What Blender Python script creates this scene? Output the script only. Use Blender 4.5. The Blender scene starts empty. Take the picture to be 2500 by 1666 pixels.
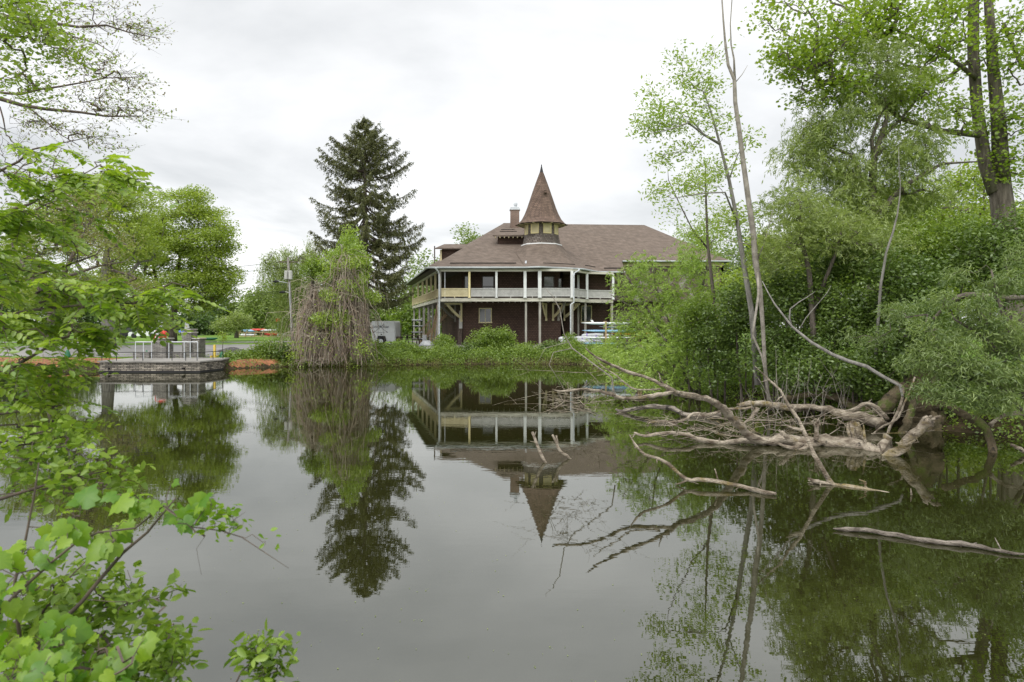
import bpy, math, random
import numpy as np
from mathutils import Vector
R=random.Random(7); rng=np.random.default_rng(11)
S=bpy.context.scene; COL=S.collection
H=2.1; F=1666.67; YH=799.0           # eye height over the pond, focal length and horizon in 2500-px units
def P(nx,ny,d): return ((nx-1250)/F*d, d, H-(ny-YH)/F*d)
def Wz(nx,ny,z): return P(nx,ny,(H-z)*F/(ny-YH))
# ---------------------------------------------------------------- meshes
class MB:
    def __init__(s): s.v=[]; s.f=[]
    def poly(s,pts): 
        b=len(s.v); s.v+= [tuple(p) for p in pts]; s.f.append(tuple(range(b,b+len(pts))))
    def box(s,x0,x1,y0,y1,z0,z1):
        b=len(s.v)
        s.v+=[(x0,y0,z0),(x1,y0,z0),(x1,y1,z0),(x0,y1,z0),(x0,y0,z1),(x1,y0,z1),(x1,y1,z1),(x0,y1,z1)]
        s.f+=[tuple(b+i for i in q) for q in ((3,2,1,0),(4,5,6,7),(0,1,5,4),(1,2,6,5),(2,3,7,6),(3,0,4,7))]
    def slab(s,pts,t,d=(0,0,-1)):       # polygon with thickness t
        n=len(pts); b=len(s.v)
        s.v+=[tuple(p) for p in pts]+[tuple(p[i]+d[i]*t for i in range(3)) for p in pts]
        s.f.append(tuple(b+i for i in range(n))); s.f.append(tuple(b+n+i for i in reversed(range(n))))
        for i in range(n):
            j=(i+1)%n; s.f.append((b+j,b+i,b+n+i,b+n+j))
    def bar(s,a,c,w,h=None):            # rectangular bar between two points
        h=h or w; a=Vector(a); c=Vector(c); d=(c-a).normalized()
        u=d.cross(Vector((0,0,1))); u=Vector((1,0,0)) if u.length<1e-3 else u.normalized()
        v=u.cross(d).normalized(); b=len(s.v)
        for q in (a,c):
            for i,j in ((-1,-1),(1,-1),(1,1),(-1,1)): s.v.append(tuple(q+u*i*w/2+v*j*h/2))
        s.f+=[tuple(b+i for i in q) for q in ((3,2,1,0),(4,5,6,7),(0,1,5,4),(1,2,6,5),(2,3,7,6),(3,0,4,7))]
    def tube(s,pts,rad,n=6,cap=True):
        pts=[Vector(p) for p in pts]
        if not hasattr(rad,'__len__'): rad=[rad]*len(pts)
        b=len(s.v); m=len(pts); pu=None
        for i,p in enumerate(pts):
            d=(pts[min(i+1,m-1)]-pts[max(i-1,0)])
            d=d.normalized() if d.length>1e-9 else Vector((0,0,1))
            if pu is None:
                u=d.cross(Vector((.13,.21,1))); u=u.normalized() if u.length>1e-3 else Vector((1,0,0))
            else:
                u=pu-d*pu.dot(d); u=u.normalized() if u.length>1e-6 else pu
            pu=u; w=d.cross(u); r=rad[i]
            for k in range(n):
                a=2*math.pi*k/n; q=p+(u*math.cos(a)+w*math.sin(a))*r; s.v.append((q.x,q.y,q.z))
        for i in range(m-1):
            for k in range(n):
                l=(k+1)%n; s.f.append((b+i*n+k,b+i*n+l,b+(i+1)*n+l,b+(i+1)*n+k))
        if cap:
            s.f.append(tuple(b+k for k in reversed(range(n)))); s.f.append(tuple(b+(m-1)*n+k for k in range(n)))
    def rings(s,rings,cap=(True,True)):     # list of equal-length loops
        b=len(s.v); n=len(rings[0])
        for r in rings: s.v+=[tuple(p) for p in r]
        for i in range(len(rings)-1):
            for k in range(n):
                l=(k+1)%n; s.f.append((b+i*n+k,b+i*n+l,b+(i+1)*n+l,b+(i+1)*n+k))
        if cap[0]: s.f.append(tuple(b+k for k in reversed(range(n))))
        if cap[1]: s.f.append(tuple(b+(len(rings)-1)*n+k for k in range(n)))
def link(name,me,m,parent=None,smooth=False):
    o=bpy.data.objects.new(name,me); COL.objects.link(o)
    if m: me.materials.append(m)
    if parent is not None: o.parent=parent
    if smooth: me.shade_smooth()
    return o
def base_of(o):
    v=Vector((0,0,0))
    while o is not None: v+=Vector(o.location); o=o.parent
    return v
def part(name,mb,m,parent=None,smooth=False,world=True):
    me=bpy.data.meshes.new(name); V=mb.v
    if parent is not None and world:
        l=base_of(parent); V=[(a-l.x,b-l.y,c-l.z) for a,b,c in V]
    me.from_pydata(V,[],mb.f); me.update()
    return link(name,me,m,parent,smooth)
def tag(o,label=None,cat=None,group=None,kind=None):
    if label: o['label']=label
    if cat: o['category']=cat
    if group: o['group']=group
    if kind: o['kind']=kind
    return o
def thing(name,loc,label,cat,group=None,rz=0):
    o=bpy.data.objects.new(name,None); COL.objects.link(o); o.location=loc; o.rotation_euler=(0,0,rz)
    o.empty_display_size=.3
    return tag(o,label,cat,group)
def copy_tree(o,parent=None):
    c=o.copy(); COL.objects.link(c); c.parent=parent
    for ch in [k for k in COL.objects if k.parent==o]: copy_tree(ch,c)
    return c
def arrmesh(name,V,sizes,idx,rnd=None):
    me=bpy.data.meshes.new(name); me.vertices.add(len(V)); me.vertices.foreach_set('co',np.asarray(V,dtype=np.float32).ravel())
    me.loops.add(len(idx)); me.loops.foreach_set('vertex_index',np.asarray(idx,dtype=np.int32))
    st=np.concatenate([[0],np.cumsum(sizes)[:-1]]).astype(np.int32)
    me.polygons.add(len(sizes)); me.polygons.foreach_set('loop_start',st)
    try: me.polygons.foreach_set('loop_total',np.asarray(sizes,dtype=np.int32))
    except Exception: pass
    me.update(calc_edges=True)
    if rnd is not None:
        a=me.attributes.new('rnd','FLOAT','FACE'); a.data.foreach_set('value',np.asarray(rnd,dtype=np.float32))
    return me
# leaf templates: points (along, across, lift) of a unit-long leaf, faces
DIA=([(-.5,0,0),(0,.5,.0),(.5,0,0),(0,-.5,.0)],[(0,1,2,3)])
OVAL=([(0,0,0),(.28,.40,.07),(.68,.36,.05),(1,0,-.06),(.68,-.36,.05),(.28,-.40,.07)],[(0,3,2,1),(0,5,4,3)])
def star(k=5):
    p=[(0,0,0)]
    outer=[(.45,.95),(.85,.62),(1.05,0),(.85,-.62),(.45,-.95)]
    inner=[(.02,.35),(.52,.52),(.70,.26),(.70,-.26),(.52,-.52),(.02,-.35)]
    for i in range(6):
        p.append((inner[i][0],inner[i][1],.03))
        if i<5: p.append((outer[i][0],outer[i][1],-.05))
    return (p,[tuple([0]+list(reversed(range(1,len(p)))))])
STAR=star()
GR=[(0,0,0),(-.14,.20,.02),(-.10,.42,.0),(.12,.60,-.05),(.22,.52,.0),(.42,.66,-.07),(.52,.40,.0),(.70,.36,-.03),(.78,.18,0),(1.05,0,-.12)]
GR=GR+[(x,-y,z) for x,y,z in GR[-2:0:-1]]
GR=[(.38,0,.10)]+GR
GRAPE=(GR,[(0,i+1 if i<len(GR)-1 else 1,i) for i in range(1,len(GR))])
def norm(a): return a/np.maximum(np.linalg.norm(a,axis=-1,keepdims=True),1e-9)
def leafmesh(name,C,U,Nn,L,asp,tpl,rnd):
    """C centres, U long direction, Nn rough normal, L length, asp width ratio"""
    C=np.asarray(C,float); n=len(C); U=norm(U); V=norm(np.cross(Nn,U)); Wn=np.cross(U,V)
    T=np.array(tpl[0]); L=np.asarray(L).reshape(-1,1)
    X=(C[:,None,:]+L[:,None]*(T[None,:,0:1]*U[:,None,:]+T[None,:,1:2]*asp*V[:,None,:]+T[None,:,2:3]*Wn[:,None,:])).reshape(-1,3)
    k=len(T); idx=[];sizes=[]
    fl=np.concatenate([np.array(f) for f in tpl[1]]); sz=np.array([len(f) for f in tpl[1]])
    idx=(fl[None,:]+np.arange(n)[:,None]*k).ravel(); sizes=np.tile(sz,n)
    rr=np.repeat(rnd,len(sz))
    if len(sz)>1: rr=np.clip(rr+rng.uniform(-.09,.09,len(rr)),0,1)
    return arrmesh(name,X,sizes,idx,rr)
# ---------------------------------------------------------------- materials
def newmat(name):
    m=bpy.data.materials.new(name); m.use_nodes=True; nt=m.node_tree; nt.nodes.clear()
    o=nt.nodes.new('ShaderNodeOutputMaterial'); return m,nt,o
def N(nt,t,**kw):
    n=nt.nodes.new(t)
    for k,v in kw.items():
        if hasattr(n,k): setattr(n,k,v)
        else: n.inputs[k].default_value=v
    return n
def rgb(c): return (c[0],c[1],c[2],1)
def mat(name,c,c2=None,rough=.8,scale=3,stretch=(1,1,1),bump=0,bscale=None,metal=0,spec=.3,lo=.35,hi=.65,detail=6,third=None):
    m,nt,o=newmat(name); b=N(nt,'ShaderNodeBsdfPrincipled'); nt.links.new(b.outputs[0],o.inputs[0])
    b.inputs['Roughness'].default_value=rough; b.inputs['Metallic'].default_value=metal
    b.inputs['Specular IOR Level'].default_value=spec
    c2=c2 or tuple(x*.72 for x in c)
    tc=N(nt,'ShaderNodeTexCoord'); mp=N(nt,'ShaderNodeMapping'); mp.inputs['Scale'].default_value=stretch
    nz=N(nt,'ShaderNodeTexNoise'); nz.inputs['Scale'].default_value=scale; nz.inputs['Detail'].default_value=detail
    nt.links.new(tc.outputs['Object'],mp.inputs[0]); nt.links.new(mp.outputs[0],nz.inputs[0])
    r=N(nt,'ShaderNodeValToRGB'); r.color_ramp.elements[0].position=lo; r.color_ramp.elements[1].position=hi
    r.color_ramp.elements[0].color=rgb(c2); r.color_ramp.elements[1].color=rgb(c)
    nt.links.new(nz.outputs[0],r.inputs[0]); last=r.outputs[0]
    if third:
        for col,sc,th in third:
            n3=N(nt,'ShaderNodeTexNoise'); n3.inputs['Scale'].default_value=sc; n3.inputs['Detail'].default_value=9; n3.inputs['Roughness'].default_value=.65; nt.links.new(tc.outputs['Object'],n3.inputs[0])
            r3=N(nt,'ShaderNodeValToRGB'); r3.color_ramp.elements[0].position=th; r3.color_ramp.elements[1].position=th+.08; nt.links.new(n3.outputs[0],r3.inputs[0])
            m3=N(nt,'ShaderNodeMix',data_type='RGBA'); nt.links.new(r3.outputs[0],m3.inputs[0]); nt.links.new(last,m3.inputs[6]); m3.inputs[7].default_value=rgb(col); last=m3.outputs[2]
    nt.links.new(last,b.inputs['Base Color'])
    if bump:
        n2=N(nt,'ShaderNodeTexNoise'); n2.inputs['Scale'].default_value=bscale or scale*4; n2.inputs['Detail'].default_value=5
        nt.links.new(mp.outputs[0],n2.inputs[0]); bp=N(nt,'ShaderNodeBump'); bp.inputs['Strength'].default_value=bump; bp.inputs['Distance'].default_value=.05
        nt.links.new(n2.outputs[0],bp.inputs['Height']); nt.links.new(bp.outputs[0],b.inputs['Normal'])
    return m
def leafmat(name,c1,c2,trans=.35,gloss=.06,back=(1.05,1.12,.8)):
    m,nt,o=newmat(name); at=N(nt,'ShaderNodeAttribute'); at.attribute_name='rnd'
    r=N(nt,'ShaderNodeValToRGB'); r.color_ramp.elements[0].color=rgb(c1); r.color_ramp.elements[1].color=rgb(c2)
    nt.links.new(at.outputs['Fac'],r.inputs[0])
    d=N(nt,'ShaderNodeBsdfDiffuse'); t=N(nt,'ShaderNodeBsdfTranslucent'); g=N(nt,'ShaderNodeBsdfGlossy'); g.inputs['Roughness'].default_value=.45
    g.inputs['Color'].default_value=(.8,.85,.8,1)
    mu=N(nt,'ShaderNodeMix',data_type='RGBA',blend_type='MULTIPLY'); mu.inputs['Factor'].default_value=1
    nt.links.new(r.outputs[0],mu.inputs[6]); mu.inputs[7].default_value=(back[0]*1.2,back[1]*1.2,back[2]*1.0,1)
    nt.links.new(r.outputs[0],d.inputs[0]); nt.links.new(mu.outputs[2],t.inputs[0])
    a=N(nt,'ShaderNodeMixShader'); a.inputs[0].default_value=trans; b=N(nt,'ShaderNodeMixShader'); b.inputs[0].default_value=gloss
    nt.links.new(d.outputs[0],a.inputs[1]); nt.links.new(t.outputs[0],a.inputs[2])
    nt.links.new(a.outputs[0],b.inputs[1]); nt.links.new(g.outputs[0],b.inputs[2]); nt.links.new(b.outputs[0],o.inputs[0])
    return m
def rowmat(name,c1,c2,mortar,row=.14,bw=.3,ms=.02,rough=.85,noise=(.7,1.15),nscale=.5,bump=.4,vert=False,stain=None):
    """rows of shingles, bricks or stones: rows follow height, columns follow x+y"""
    m,nt,o=newmat(name); b=N(nt,'ShaderNodeBsdfPrincipled'); nt.links.new(b.outputs[0],o.inputs[0]); b.inputs['Roughness'].default_value=rough
    b.inputs['Specular IOR Level'].default_value=.2
    tc=N(nt,'ShaderNodeTexCoord'); sp=N(nt,'ShaderNodeSeparateXYZ'); nt.links.new(tc.outputs['Object'],sp.inputs[0])
    ad=N(nt,'ShaderNodeMath',operation='ADD'); nt.links.new(sp.outputs[0],ad.inputs[0]); nt.links.new(sp.outputs[1],ad.inputs[1])
    cb=N(nt,'ShaderNodeCombineXYZ'); nt.links.new(ad.outputs[0],cb.inputs[0]); nt.links.new(sp.outputs[2],cb.inputs[1])
    br=N(nt,'ShaderNodeTexBrick'); nt.links.new(cb.outputs[0],br.inputs[0])
    for k,v in (('Scale',1),('Mortar Size',ms),('Brick Width',bw),('Row Height',row),('Mortar Smooth',.3),('Bias',0)): br.inputs[k].default_value=v
    br.inputs['Color1'].default_value=rgb(c1); br.inputs['Color2'].default_value=rgb(c2); br.inputs['Mortar'].default_value=rgb(mortar)
    nz=N(nt,'ShaderNodeTexNoise'); nz.inputs['Scale'].default_value=nscale; nz.inputs['Detail'].default_value=8; nt.links.new(tc.outputs['Object'],nz.inputs[0])
    mr=N(nt,'ShaderNodeMapRange'); mr.inputs['From Min'].default_value=.3; mr.inputs['From Max'].default_value=.7
    mr.inputs['To Min'].default_value=noise[0]; mr.inputs['To Max'].default_value=noise[1]; nt.links.new(nz.outputs[0],mr.inputs[0])
    mx=N(nt,'ShaderNodeMix',data_type='RGBA',blend_type='MULTIPLY'); mx.inputs['Factor'].default_value=1
    nt.links.new(br.outputs[0],mx.inputs[6]); nt.links.new(mr.outputs[0],mx.inputs[7]); last=mx.outputs[2]
    if stain:
        n3=N(nt,'ShaderNodeTexNoise'); n3.inputs['Scale'].default_value=1.3; n3.inputs['Detail'].default_value=9
        n3.inputs['Roughness'].default_value=.7; nt.links.new(tc.outputs['Object'],n3.inputs[0])
        rr=N(nt,'ShaderNodeValToRGB'); rr.color_ramp.elements[0].position=stain[1]; rr.color_ramp.elements[1].position=stain[1]+.12; nt.links.new(n3.outputs[0],rr.inputs[0])
        m3=N(nt,'ShaderNodeMix',data_type='RGBA'); nt.links.new(rr.outputs[0],m3.inputs[0]); nt.links.new(last,m3.inputs[6]); m3.inputs[7].default_value=rgb(stain[0]); last=m3.outputs[2]
    nt.links.new(last,b.inputs['Base Color'])
    bp=N(nt,'ShaderNodeBump'); bp.inputs['Strength'].default_value=bump; bp.inputs['Distance'].default_value=.03; nt.links.new(br.outputs[1],bp.inputs['Height']); bp.invert=True
    nt.links.new(bp.outputs[0],b.inputs['Normal'])
    return m
M={}
M['bark']=mat('bark',(.16,.135,.11),(.07,.058,.045),scale=4,stretch=(3,3,.6),bump=.6)
M['bark_grey']=mat('bark_grey',(.26,.245,.22),(.14,.13,.115),scale=4,stretch=(3,3,.6),bump=.6)
M['twig']=mat('twig',(.14,.105,.085),(.07,.055,.045),scale=9)
M['twig_grey']=mat('twig_grey',(.30,.27,.23),(.17,.15,.125),scale=7,bump=.3)
M['drift']=mat('driftwood',(.42,.36,.28),(.12,.09,.062),scale=4.5,stretch=(1,1,2.2),bump=1.,bscale=26,lo=.36,hi=.62,detail=9,rough=.75,third=[((.20,.155,.06),1.7,.56),((.055,.045,.035),6.5,.60)])
M['drift_moss']=mat('mossy_wood',(.15,.115,.07),(.055,.045,.022),scale=4,bump=.9,bscale=20,lo=.35,hi=.6,detail=9,third=[((.085,.11,.02),2.2,.52),((.03,.025,.018),7,.58)])
M['wetwood']=mat('wet_wood',(.27,.235,.195),(.085,.068,.052),scale=7,stretch=(.5,1,2),bump=.9,rough=.5,lo=.38,hi=.6,detail=9,third=[((.04,.033,.026),5,.55)])
M['spruce']=leafmat('spruce_needles',(.058,.070,.022),(.15,.15,.05),.15,.04)
M['maple']=leafmat('maple_leaves',(.15,.235,.02),(.31,.39,.045),0.5)
M['park']=leafmat('park_leaves',(.19,.27,.025),(.35,.42,.06),0.45)
M['far']=leafmat('far_leaves',(.14,.20,.045),(.25,.32,.075),.35)
M['fardark']=leafmat('far_dark_leaves',(.07,.12,.035),(.14,.21,.06),.3)
M['willow']=leafmat('willow_leaves',(.17,.225,.05),(.33,.39,.11),0.45)
M['willowlight']=leafmat('young_willow_leaves',(.20,.30,.045),(.37,.48,.09),.45)
M['willowdark']=leafmat('long_willow_leaves',(.085,.14,.03),(.27,.34,.10),.4)
M['elder']=leafmat('young_tree_leaves',(.19,.29,.03),(.36,.45,.07),.5)
M['bush']=leafmat('bush_leaves',(.050,.092,.014),(.155,.225,.035),0.3)
M['bank']=leafmat('bank_leaves',(.10,.165,.018),(.25,.34,.042),0.4)
M['bud']=leafmat('budding_leaves',(.22,.15,.07),(.24,.30,.07),.4)
M['locust']=leafmat('pinnate_leaves',(.11,.21,.012),(.34,.44,.035),.5,.08)
M['grape']=leafmat('vine_leaves',(.085,.20,.012),(.25,.37,.025),0.45,.03)
M['serr']=leafmat('serrate_leaves',(.09,.17,.018),(.25,.35,.04),0.4,.035)
M['vine']=mat('dry_vine',(.30,.225,.16),(.15,.11,.085),scale=2.5,detail=9)
M['vine2']=mat('grey_dry_vine',(.36,.31,.24),(.2,.165,.13),scale=2.5,detail=9)
M['roof']=rowmat('brown_roof_shingles',(.175,.138,.112),(.135,.105,.083),(.09,.07,.057),row=.085,bw=.32,ms=.008,noise=(.80,1.15),nscale=2.2,bump=.4)
M['spire']=rowmat('spire_wood_shingles',(.19,.13,.10),(.13,.09,.07),(.07,.05,.04),row=.13,bw=.16,ms=.014,noise=(.75,1.2),nscale=2)
M['wall']=rowmat('brown_wall_shingles',(.108,.067,.052),(.078,.050,.040),(.045,.030,.024),row=.125,bw=.2,ms=.016,noise=(.75,1.2),nscale=.6)
M['wallw']=rowmat('weathered_wall_shingles',(.20,.15,.13),(.12,.08,.07),(.06,.045,.04),row=.125,bw=.2,ms=.016,noise=(.7,1.2),nscale=.6,stain=((.33,.31,.28),.52))
M['towerw']=rowmat('weathered_turret_shingles',(.22,.19,.17),(.13,.105,.09),(.06,.05,.04),row=.12,bw=.18,ms=.016,noise=(.7,1.2),nscale=2)
M['brick']=rowmat('chimney_brick',(.24,.15,.11),(.19,.115,.085),(.30,.27,.24),row=.085,bw=.24,ms=.012)
M['stone']=rowmat('dry_stone',(.43,.38,.31),(.15,.135,.115),(.03,.028,.025),row=.07,bw=.27,ms=.012,noise=(.5,1.25),nscale=5,bump=1)
M['stone2']=rowmat('pillar_stone',(.34,.32,.29),(.19,.18,.165),(.07,.065,.06),row=.06,bw=.26,ms=.008,noise=(.7,1.15),nscale=3,bump=.9)
M['capstone']=mat('cap_stone',(.50,.48,.43),(.36,.345,.31),scale=5,bump=.2)
M['cream']=mat('cream_paint',(.60,.53,.33),(.50,.43,.26),scale=3,lo=.25,hi=.6)
M['yellow']=mat('pale_yellow_paint',(.72,.62,.34),(.60,.51,.28),scale=3)
M['white']=mat('white_paint',(.68,.69,.68),(.54,.545,.53),scale=2.5,lo=.25,hi=.6)
M['greywood']=mat('weathered_painted_wood',(.40,.385,.34),(.22,.205,.175),scale=3,stretch=(1,1,.5),lo=.3,hi=.7,detail=9)
M['fascia']=mat('weathered_fascia',(.53,.51,.43),(.30,.28,.22),scale=2,stretch=(.5,.5,4),lo=.3,hi=.6,detail=9)
M['palewood']=mat('grey_white_boards',(.50,.49,.465),(.40,.395,.375),scale=4)
M['gutter']=mat('grey_metal_gutter',(.42,.45,.45),(.32,.345,.35),scale=2,rough=.45,metal=.2)
M['galv']=mat('galvanised_pipe',(.60,.62,.64),(.46,.48,.5),scale=6,rough=.4,metal=.3)
M['black']=mat('black_metal',(.03,.03,.032),(.018,.018,.018),scale=5,rough=.5)
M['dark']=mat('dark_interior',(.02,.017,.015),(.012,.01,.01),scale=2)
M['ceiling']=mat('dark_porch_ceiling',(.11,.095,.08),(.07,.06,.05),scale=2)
M['glass']=mat('window_glass',(.035,.04,.042),(.02,.022,.024),scale=.8,rough=.06,spec=.9)
M['concrete']=mat('concrete',(.29,.275,.25),(.19,.18,.165),scale=1.2,bump=.1)
M['asphalt']=mat('pale_old_asphalt',(.25,.24,.235),(.18,.175,.17),scale=.6,bump=.15,bscale=30,detail=10)
M['gravel']=mat('dark_gravel',(.12,.115,.11),(.05,.048,.045),scale=9,bump=.8)
M['shell']=mat('white_hull',(.74,.75,.76),(.66,.67,.68),scale=2,rough=.25,spec=.5)
M['shellg']=mat('pale_grey_hull',(.50,.51,.52),(.40,.41,.42),scale=2,rough=.35)
M['blue']=mat('pale_blue_hull',(.26,.46,.66),(.20,.38,.58),scale=2,rough=.3,spec=.5)
M['orange']=mat('orange_hull',(.75,.32,.04),(.65,.25,.03),scale=2,rough=.35)
M['red']=mat('red_plastic',(.58,.05,.035),(.46,.035,.03),scale=2,rough=.35)
M['purple']=mat('purple_strap',(.25,.17,.45),(.2,.13,.36),scale=4)
M['woodnew']=mat('raw_timber',(.42,.31,.19),(.30,.21,.13),scale=3,stretch=(1,1,.3))
M['barrier']=mat('yellow_barrier_paint',(.72,.52,.10),(.58,.42,.09),scale=3)
M['greenbag']=mat('green_bag',(.03,.16,.08),(.02,.11,.055),scale=3,rough=.5)
M['tarp']=mat('blue_tarp',(.22,.42,.68),(.14,.3,.55),scale=4)
M['rubber']=mat('tyre_rubber',(.025,.025,.026),scale=5)
M['trailer']=mat('trailer_white',(.66,.68,.67),(.58,.60,.59),scale=1.1,rough=.4,spec=.4,lo=.3,hi=.6)
M['ink']=mat('dark_lettering',(.11,.115,.13),scale=3)
# ---------------------------------------------------------------- terrain
POND=[(-9,2.7),(-2,2.5),(8.5,2.2),(10.4,6),(9.8,11),(9.2,13.2),(8.4,15.5),(7.0,17.6),(6.2,21),(6.0,27),(5.6,32),(5.3,36),(4.2,38.2),(2,38.9),(-1,38.9),(-4,38.4),(-7,37.4),
 (-9,36.2),(-11.5,36.4),(-13.3,35.2),(-14.4,33.8),(-19.3,33.8),(-22,33.0),(-27,31.6),(-35,30),(-48,27),(-50,12),(-34,3.5)]
def sdist(x,y,poly=POND):
    x=np.asarray(x,float); y=np.asarray(y,float); best=np.full(x.shape,1e9); ins=np.zeros(x.shape,bool); n=len(poly)
    for i in range(n):
        ax,ay=poly[i]; bx,by=poly[(i+1)%n]; ex,ey=bx-ax,by-ay
        t=np.clip(((x-ax)*ex+(y-ay)*ey)/(ex*ex+ey*ey),0,1); d=np.hypot(x-ax-t*ex,y-ay-t*ey); best=np.minimum(best,d)
        c=((ay>y)!=(by>y)); xi=ax+(y-ay)*ex/(ey if ey else 1e-9); ins^=(c&(x<xi))
    return np.where(ins,-best,best)     # negative in the pond
def sst(t): t=np.clip(t,0,1); return t*t*(3-2*t)
def gz(x,y):
    d=sdist(x,y); d=d+.18*np.sin(x*1.7+y*.6)*np.cos(y*1.3-x*.4)
    z=np.where(d<0,-1.3*sst(-d/2.0),.34*sst(d/.7)+.42*sst((d-.5)/9.0))
    z=z+np.where(d>1,.03*np.sin(x*.8)*np.cos(y*.7),0)
    near=sst((np.asarray(x,float)-5)/3)*sst((30-np.asarray(y,float))/6)
    z=z+np.where(d>0,near*.5*sst(d/3),0)
    return z
def gzs(x,y): return float(gz(np.array([float(x)]),np.array([float(y)]))[0])
def axis(lo,a,b,hi,step,grow=1.25):
    v=list(np.arange(a,b+step,step)); s=step; q=v[-1]
    while q<hi: s*=grow; q+=s; v.append(q)
    s=step; q=a; L=[]
    while q>lo: s*=grow; q-=s; L.append(q)
    return np.array(L[::-1]+v)
xs=axis(-900,-36,20,900,.4); ys=axis(-300,-2,60,1200,.4)
X,Y=np.meshgrid(xs,ys); Z=gz(X,Y); nx,ny=len(xs),len(ys)
ii=(np.arange(ny-1)[:,None]*nx+np.arange(nx-1)[None,:]).ravel()
idx=np.stack([ii,ii+1,ii+nx+1,ii+nx],1).ravel()
me=arrmesh('ground',np.stack([X.ravel(),Y.ravel(),Z.ravel()],1),np.full(len(ii),4),idx)
me.shade_smooth()
def groundmat():
    m,nt,o=newmat('lawn_and_soil'); b=N(nt,'ShaderNodeBsdfPrincipled'); b.inputs['Roughness'].default_value=.95; b.inputs['Specular IOR Level'].default_value=.1; nt.links.new(b.outputs[0],o.inputs[0])
    tc=N(nt,'ShaderNodeTexCoord'); g=N(nt,'ShaderNodeNewGeometry')
    n1=N(nt,'ShaderNodeTexNoise'); n1.inputs['Scale'].default_value=.35; n1.inputs['Detail'].default_value=12; n1.inputs['Roughness'].default_value=.65; nt.links.new(tc.outputs['Object'],n1.inputs[0])
    r=N(nt,'ShaderNodeValToRGB'); e=r.color_ramp.elements; e[0].position=.32; e[0].color=(.075,.14,.022,1); e[1].position=.68; e[1].color=(.17,.27,.05,1)
    nt.links.new(n1.outputs[0],r.inputs[0])
    sp=N(nt,'ShaderNodeSeparateXYZ'); nt.links.new(g.outputs['Position'],sp.inputs[0])
    n2=N(nt,'ShaderNodeTexNoise'); n2.inputs['Scale'].default_value=2.2; n2.inputs['Detail'].default_value=8; nt.links.new(tc.outputs['Object'],n2.inputs[0])
    r2=N(nt,'ShaderNodeValToRGB'); e=r2.color_ramp.elements; e[0].position=.35; e[0].color=(.025,.02,.012,1); e[1].position=.7; e[1].color=(.075,.055,.032,1); nt.links.new(n2.outputs[0],r2.inputs[0])
    mr=N(nt,'ShaderNodeMapRange'); mr.inputs['From Min'].default_value=.30; mr.inputs['From Max'].default_value=.40; nt.links.new(sp.outputs[2],mr.inputs[0])
    mx=N(nt,'ShaderNodeMix',data_type='RGBA'); nt.links.new(mr.outputs[0],mx.inputs[0]); nt.links.new(r2.outputs[0],mx.inputs[6]); nt.links.new(r.outputs[0],mx.inputs[7])
    nt.links.new(mx.outputs[2],b.inputs['Base Color'])
    bp=N(nt,'ShaderNodeBump'); bp.inputs['Strength'].default_value=.5; bp.inputs['Distance'].default_value=.08
    n3=N(nt,'ShaderNodeTexNoise'); n3.inputs['Scale'].default_value=9; n3.inputs['Detail'].default_value=8; nt.links.new(tc.outputs['Object'],n3.inputs[0]); nt.links.new(n3.outputs[0],bp.inputs['Height']); nt.links.new(bp.outputs[0],b.inputs['Normal'])
    return m
M['ground']=groundmat()
tag(link('ground',me,M['ground']),kind='structure')
def sheet(name,poly,m,lift=.004,step=.5,hfun=None,label=None):
    x0=min(p[0] for p in poly); x1=max(p[0] for p in poly); y0=min(p[1] for p in poly); y1=max(p[1] for p in poly)
    xs=np.arange(x0,x1,step); ys=np.arange(y0,y1,step); X,Y=np.meshgrid(xs,ys)
    ins=(sdist(X[:-1,:-1]+step/2,Y[:-1,:-1]+step/2,poly)<0)
    Z=gz(X,Y)+lift; n=len(xs); ii=(np.arange(len(ys)-1)[:,None]*n+np.arange(n-1)[None,:])[ins]
    me=arrmesh(name,np.stack([X.ravel(),Y.ravel(),Z.ravel()],1),np.full(len(ii),4),np.stack([ii,ii+1,ii+n+1,ii+n],1).ravel()); me.shade_smooth()
    return tag(link(name,me,m),kind='structure')
sheet('road',[(-60,37.2),(-30,36.6),(-22,36.8),(-17,37.4),(-13.6,38.4),(-10,41),(-6,43.3),(-3,44.6),(9,44.9),(9,47),(-4,52),(-10,56),(-20,52),(-34,47),(-60,47)],M['asphalt'],.03,.4)
sheet('far_road',[(-80,56.5),(-26,57.5),(-12,62),(-12,66),(-26,61),(-80,60)],M['asphalt'],.03,.8)
M['soil']=mat('orange_wood_mulch',(.36,.15,.07),(.17,.075,.04),scale=2.5,bump=.8,bscale=24,detail=10)
sheet('mulch_bank',[(-19.6,34.3),(-22,33.5),(-27,32.1),(-35,30.5),(-48,27.6),(-48,31),(-35,34.4),(-27,36.0),(-21,36.3),(-19.6,36.2)],M['soil'],.03,.3)
sheet('mulch_bank',[(-14.3,34.2),(-13.3,35.5),(-12.2,36.3),(-12.2,37.2),(-14.3,36.6)],M['soil'],.03,.2)
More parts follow.
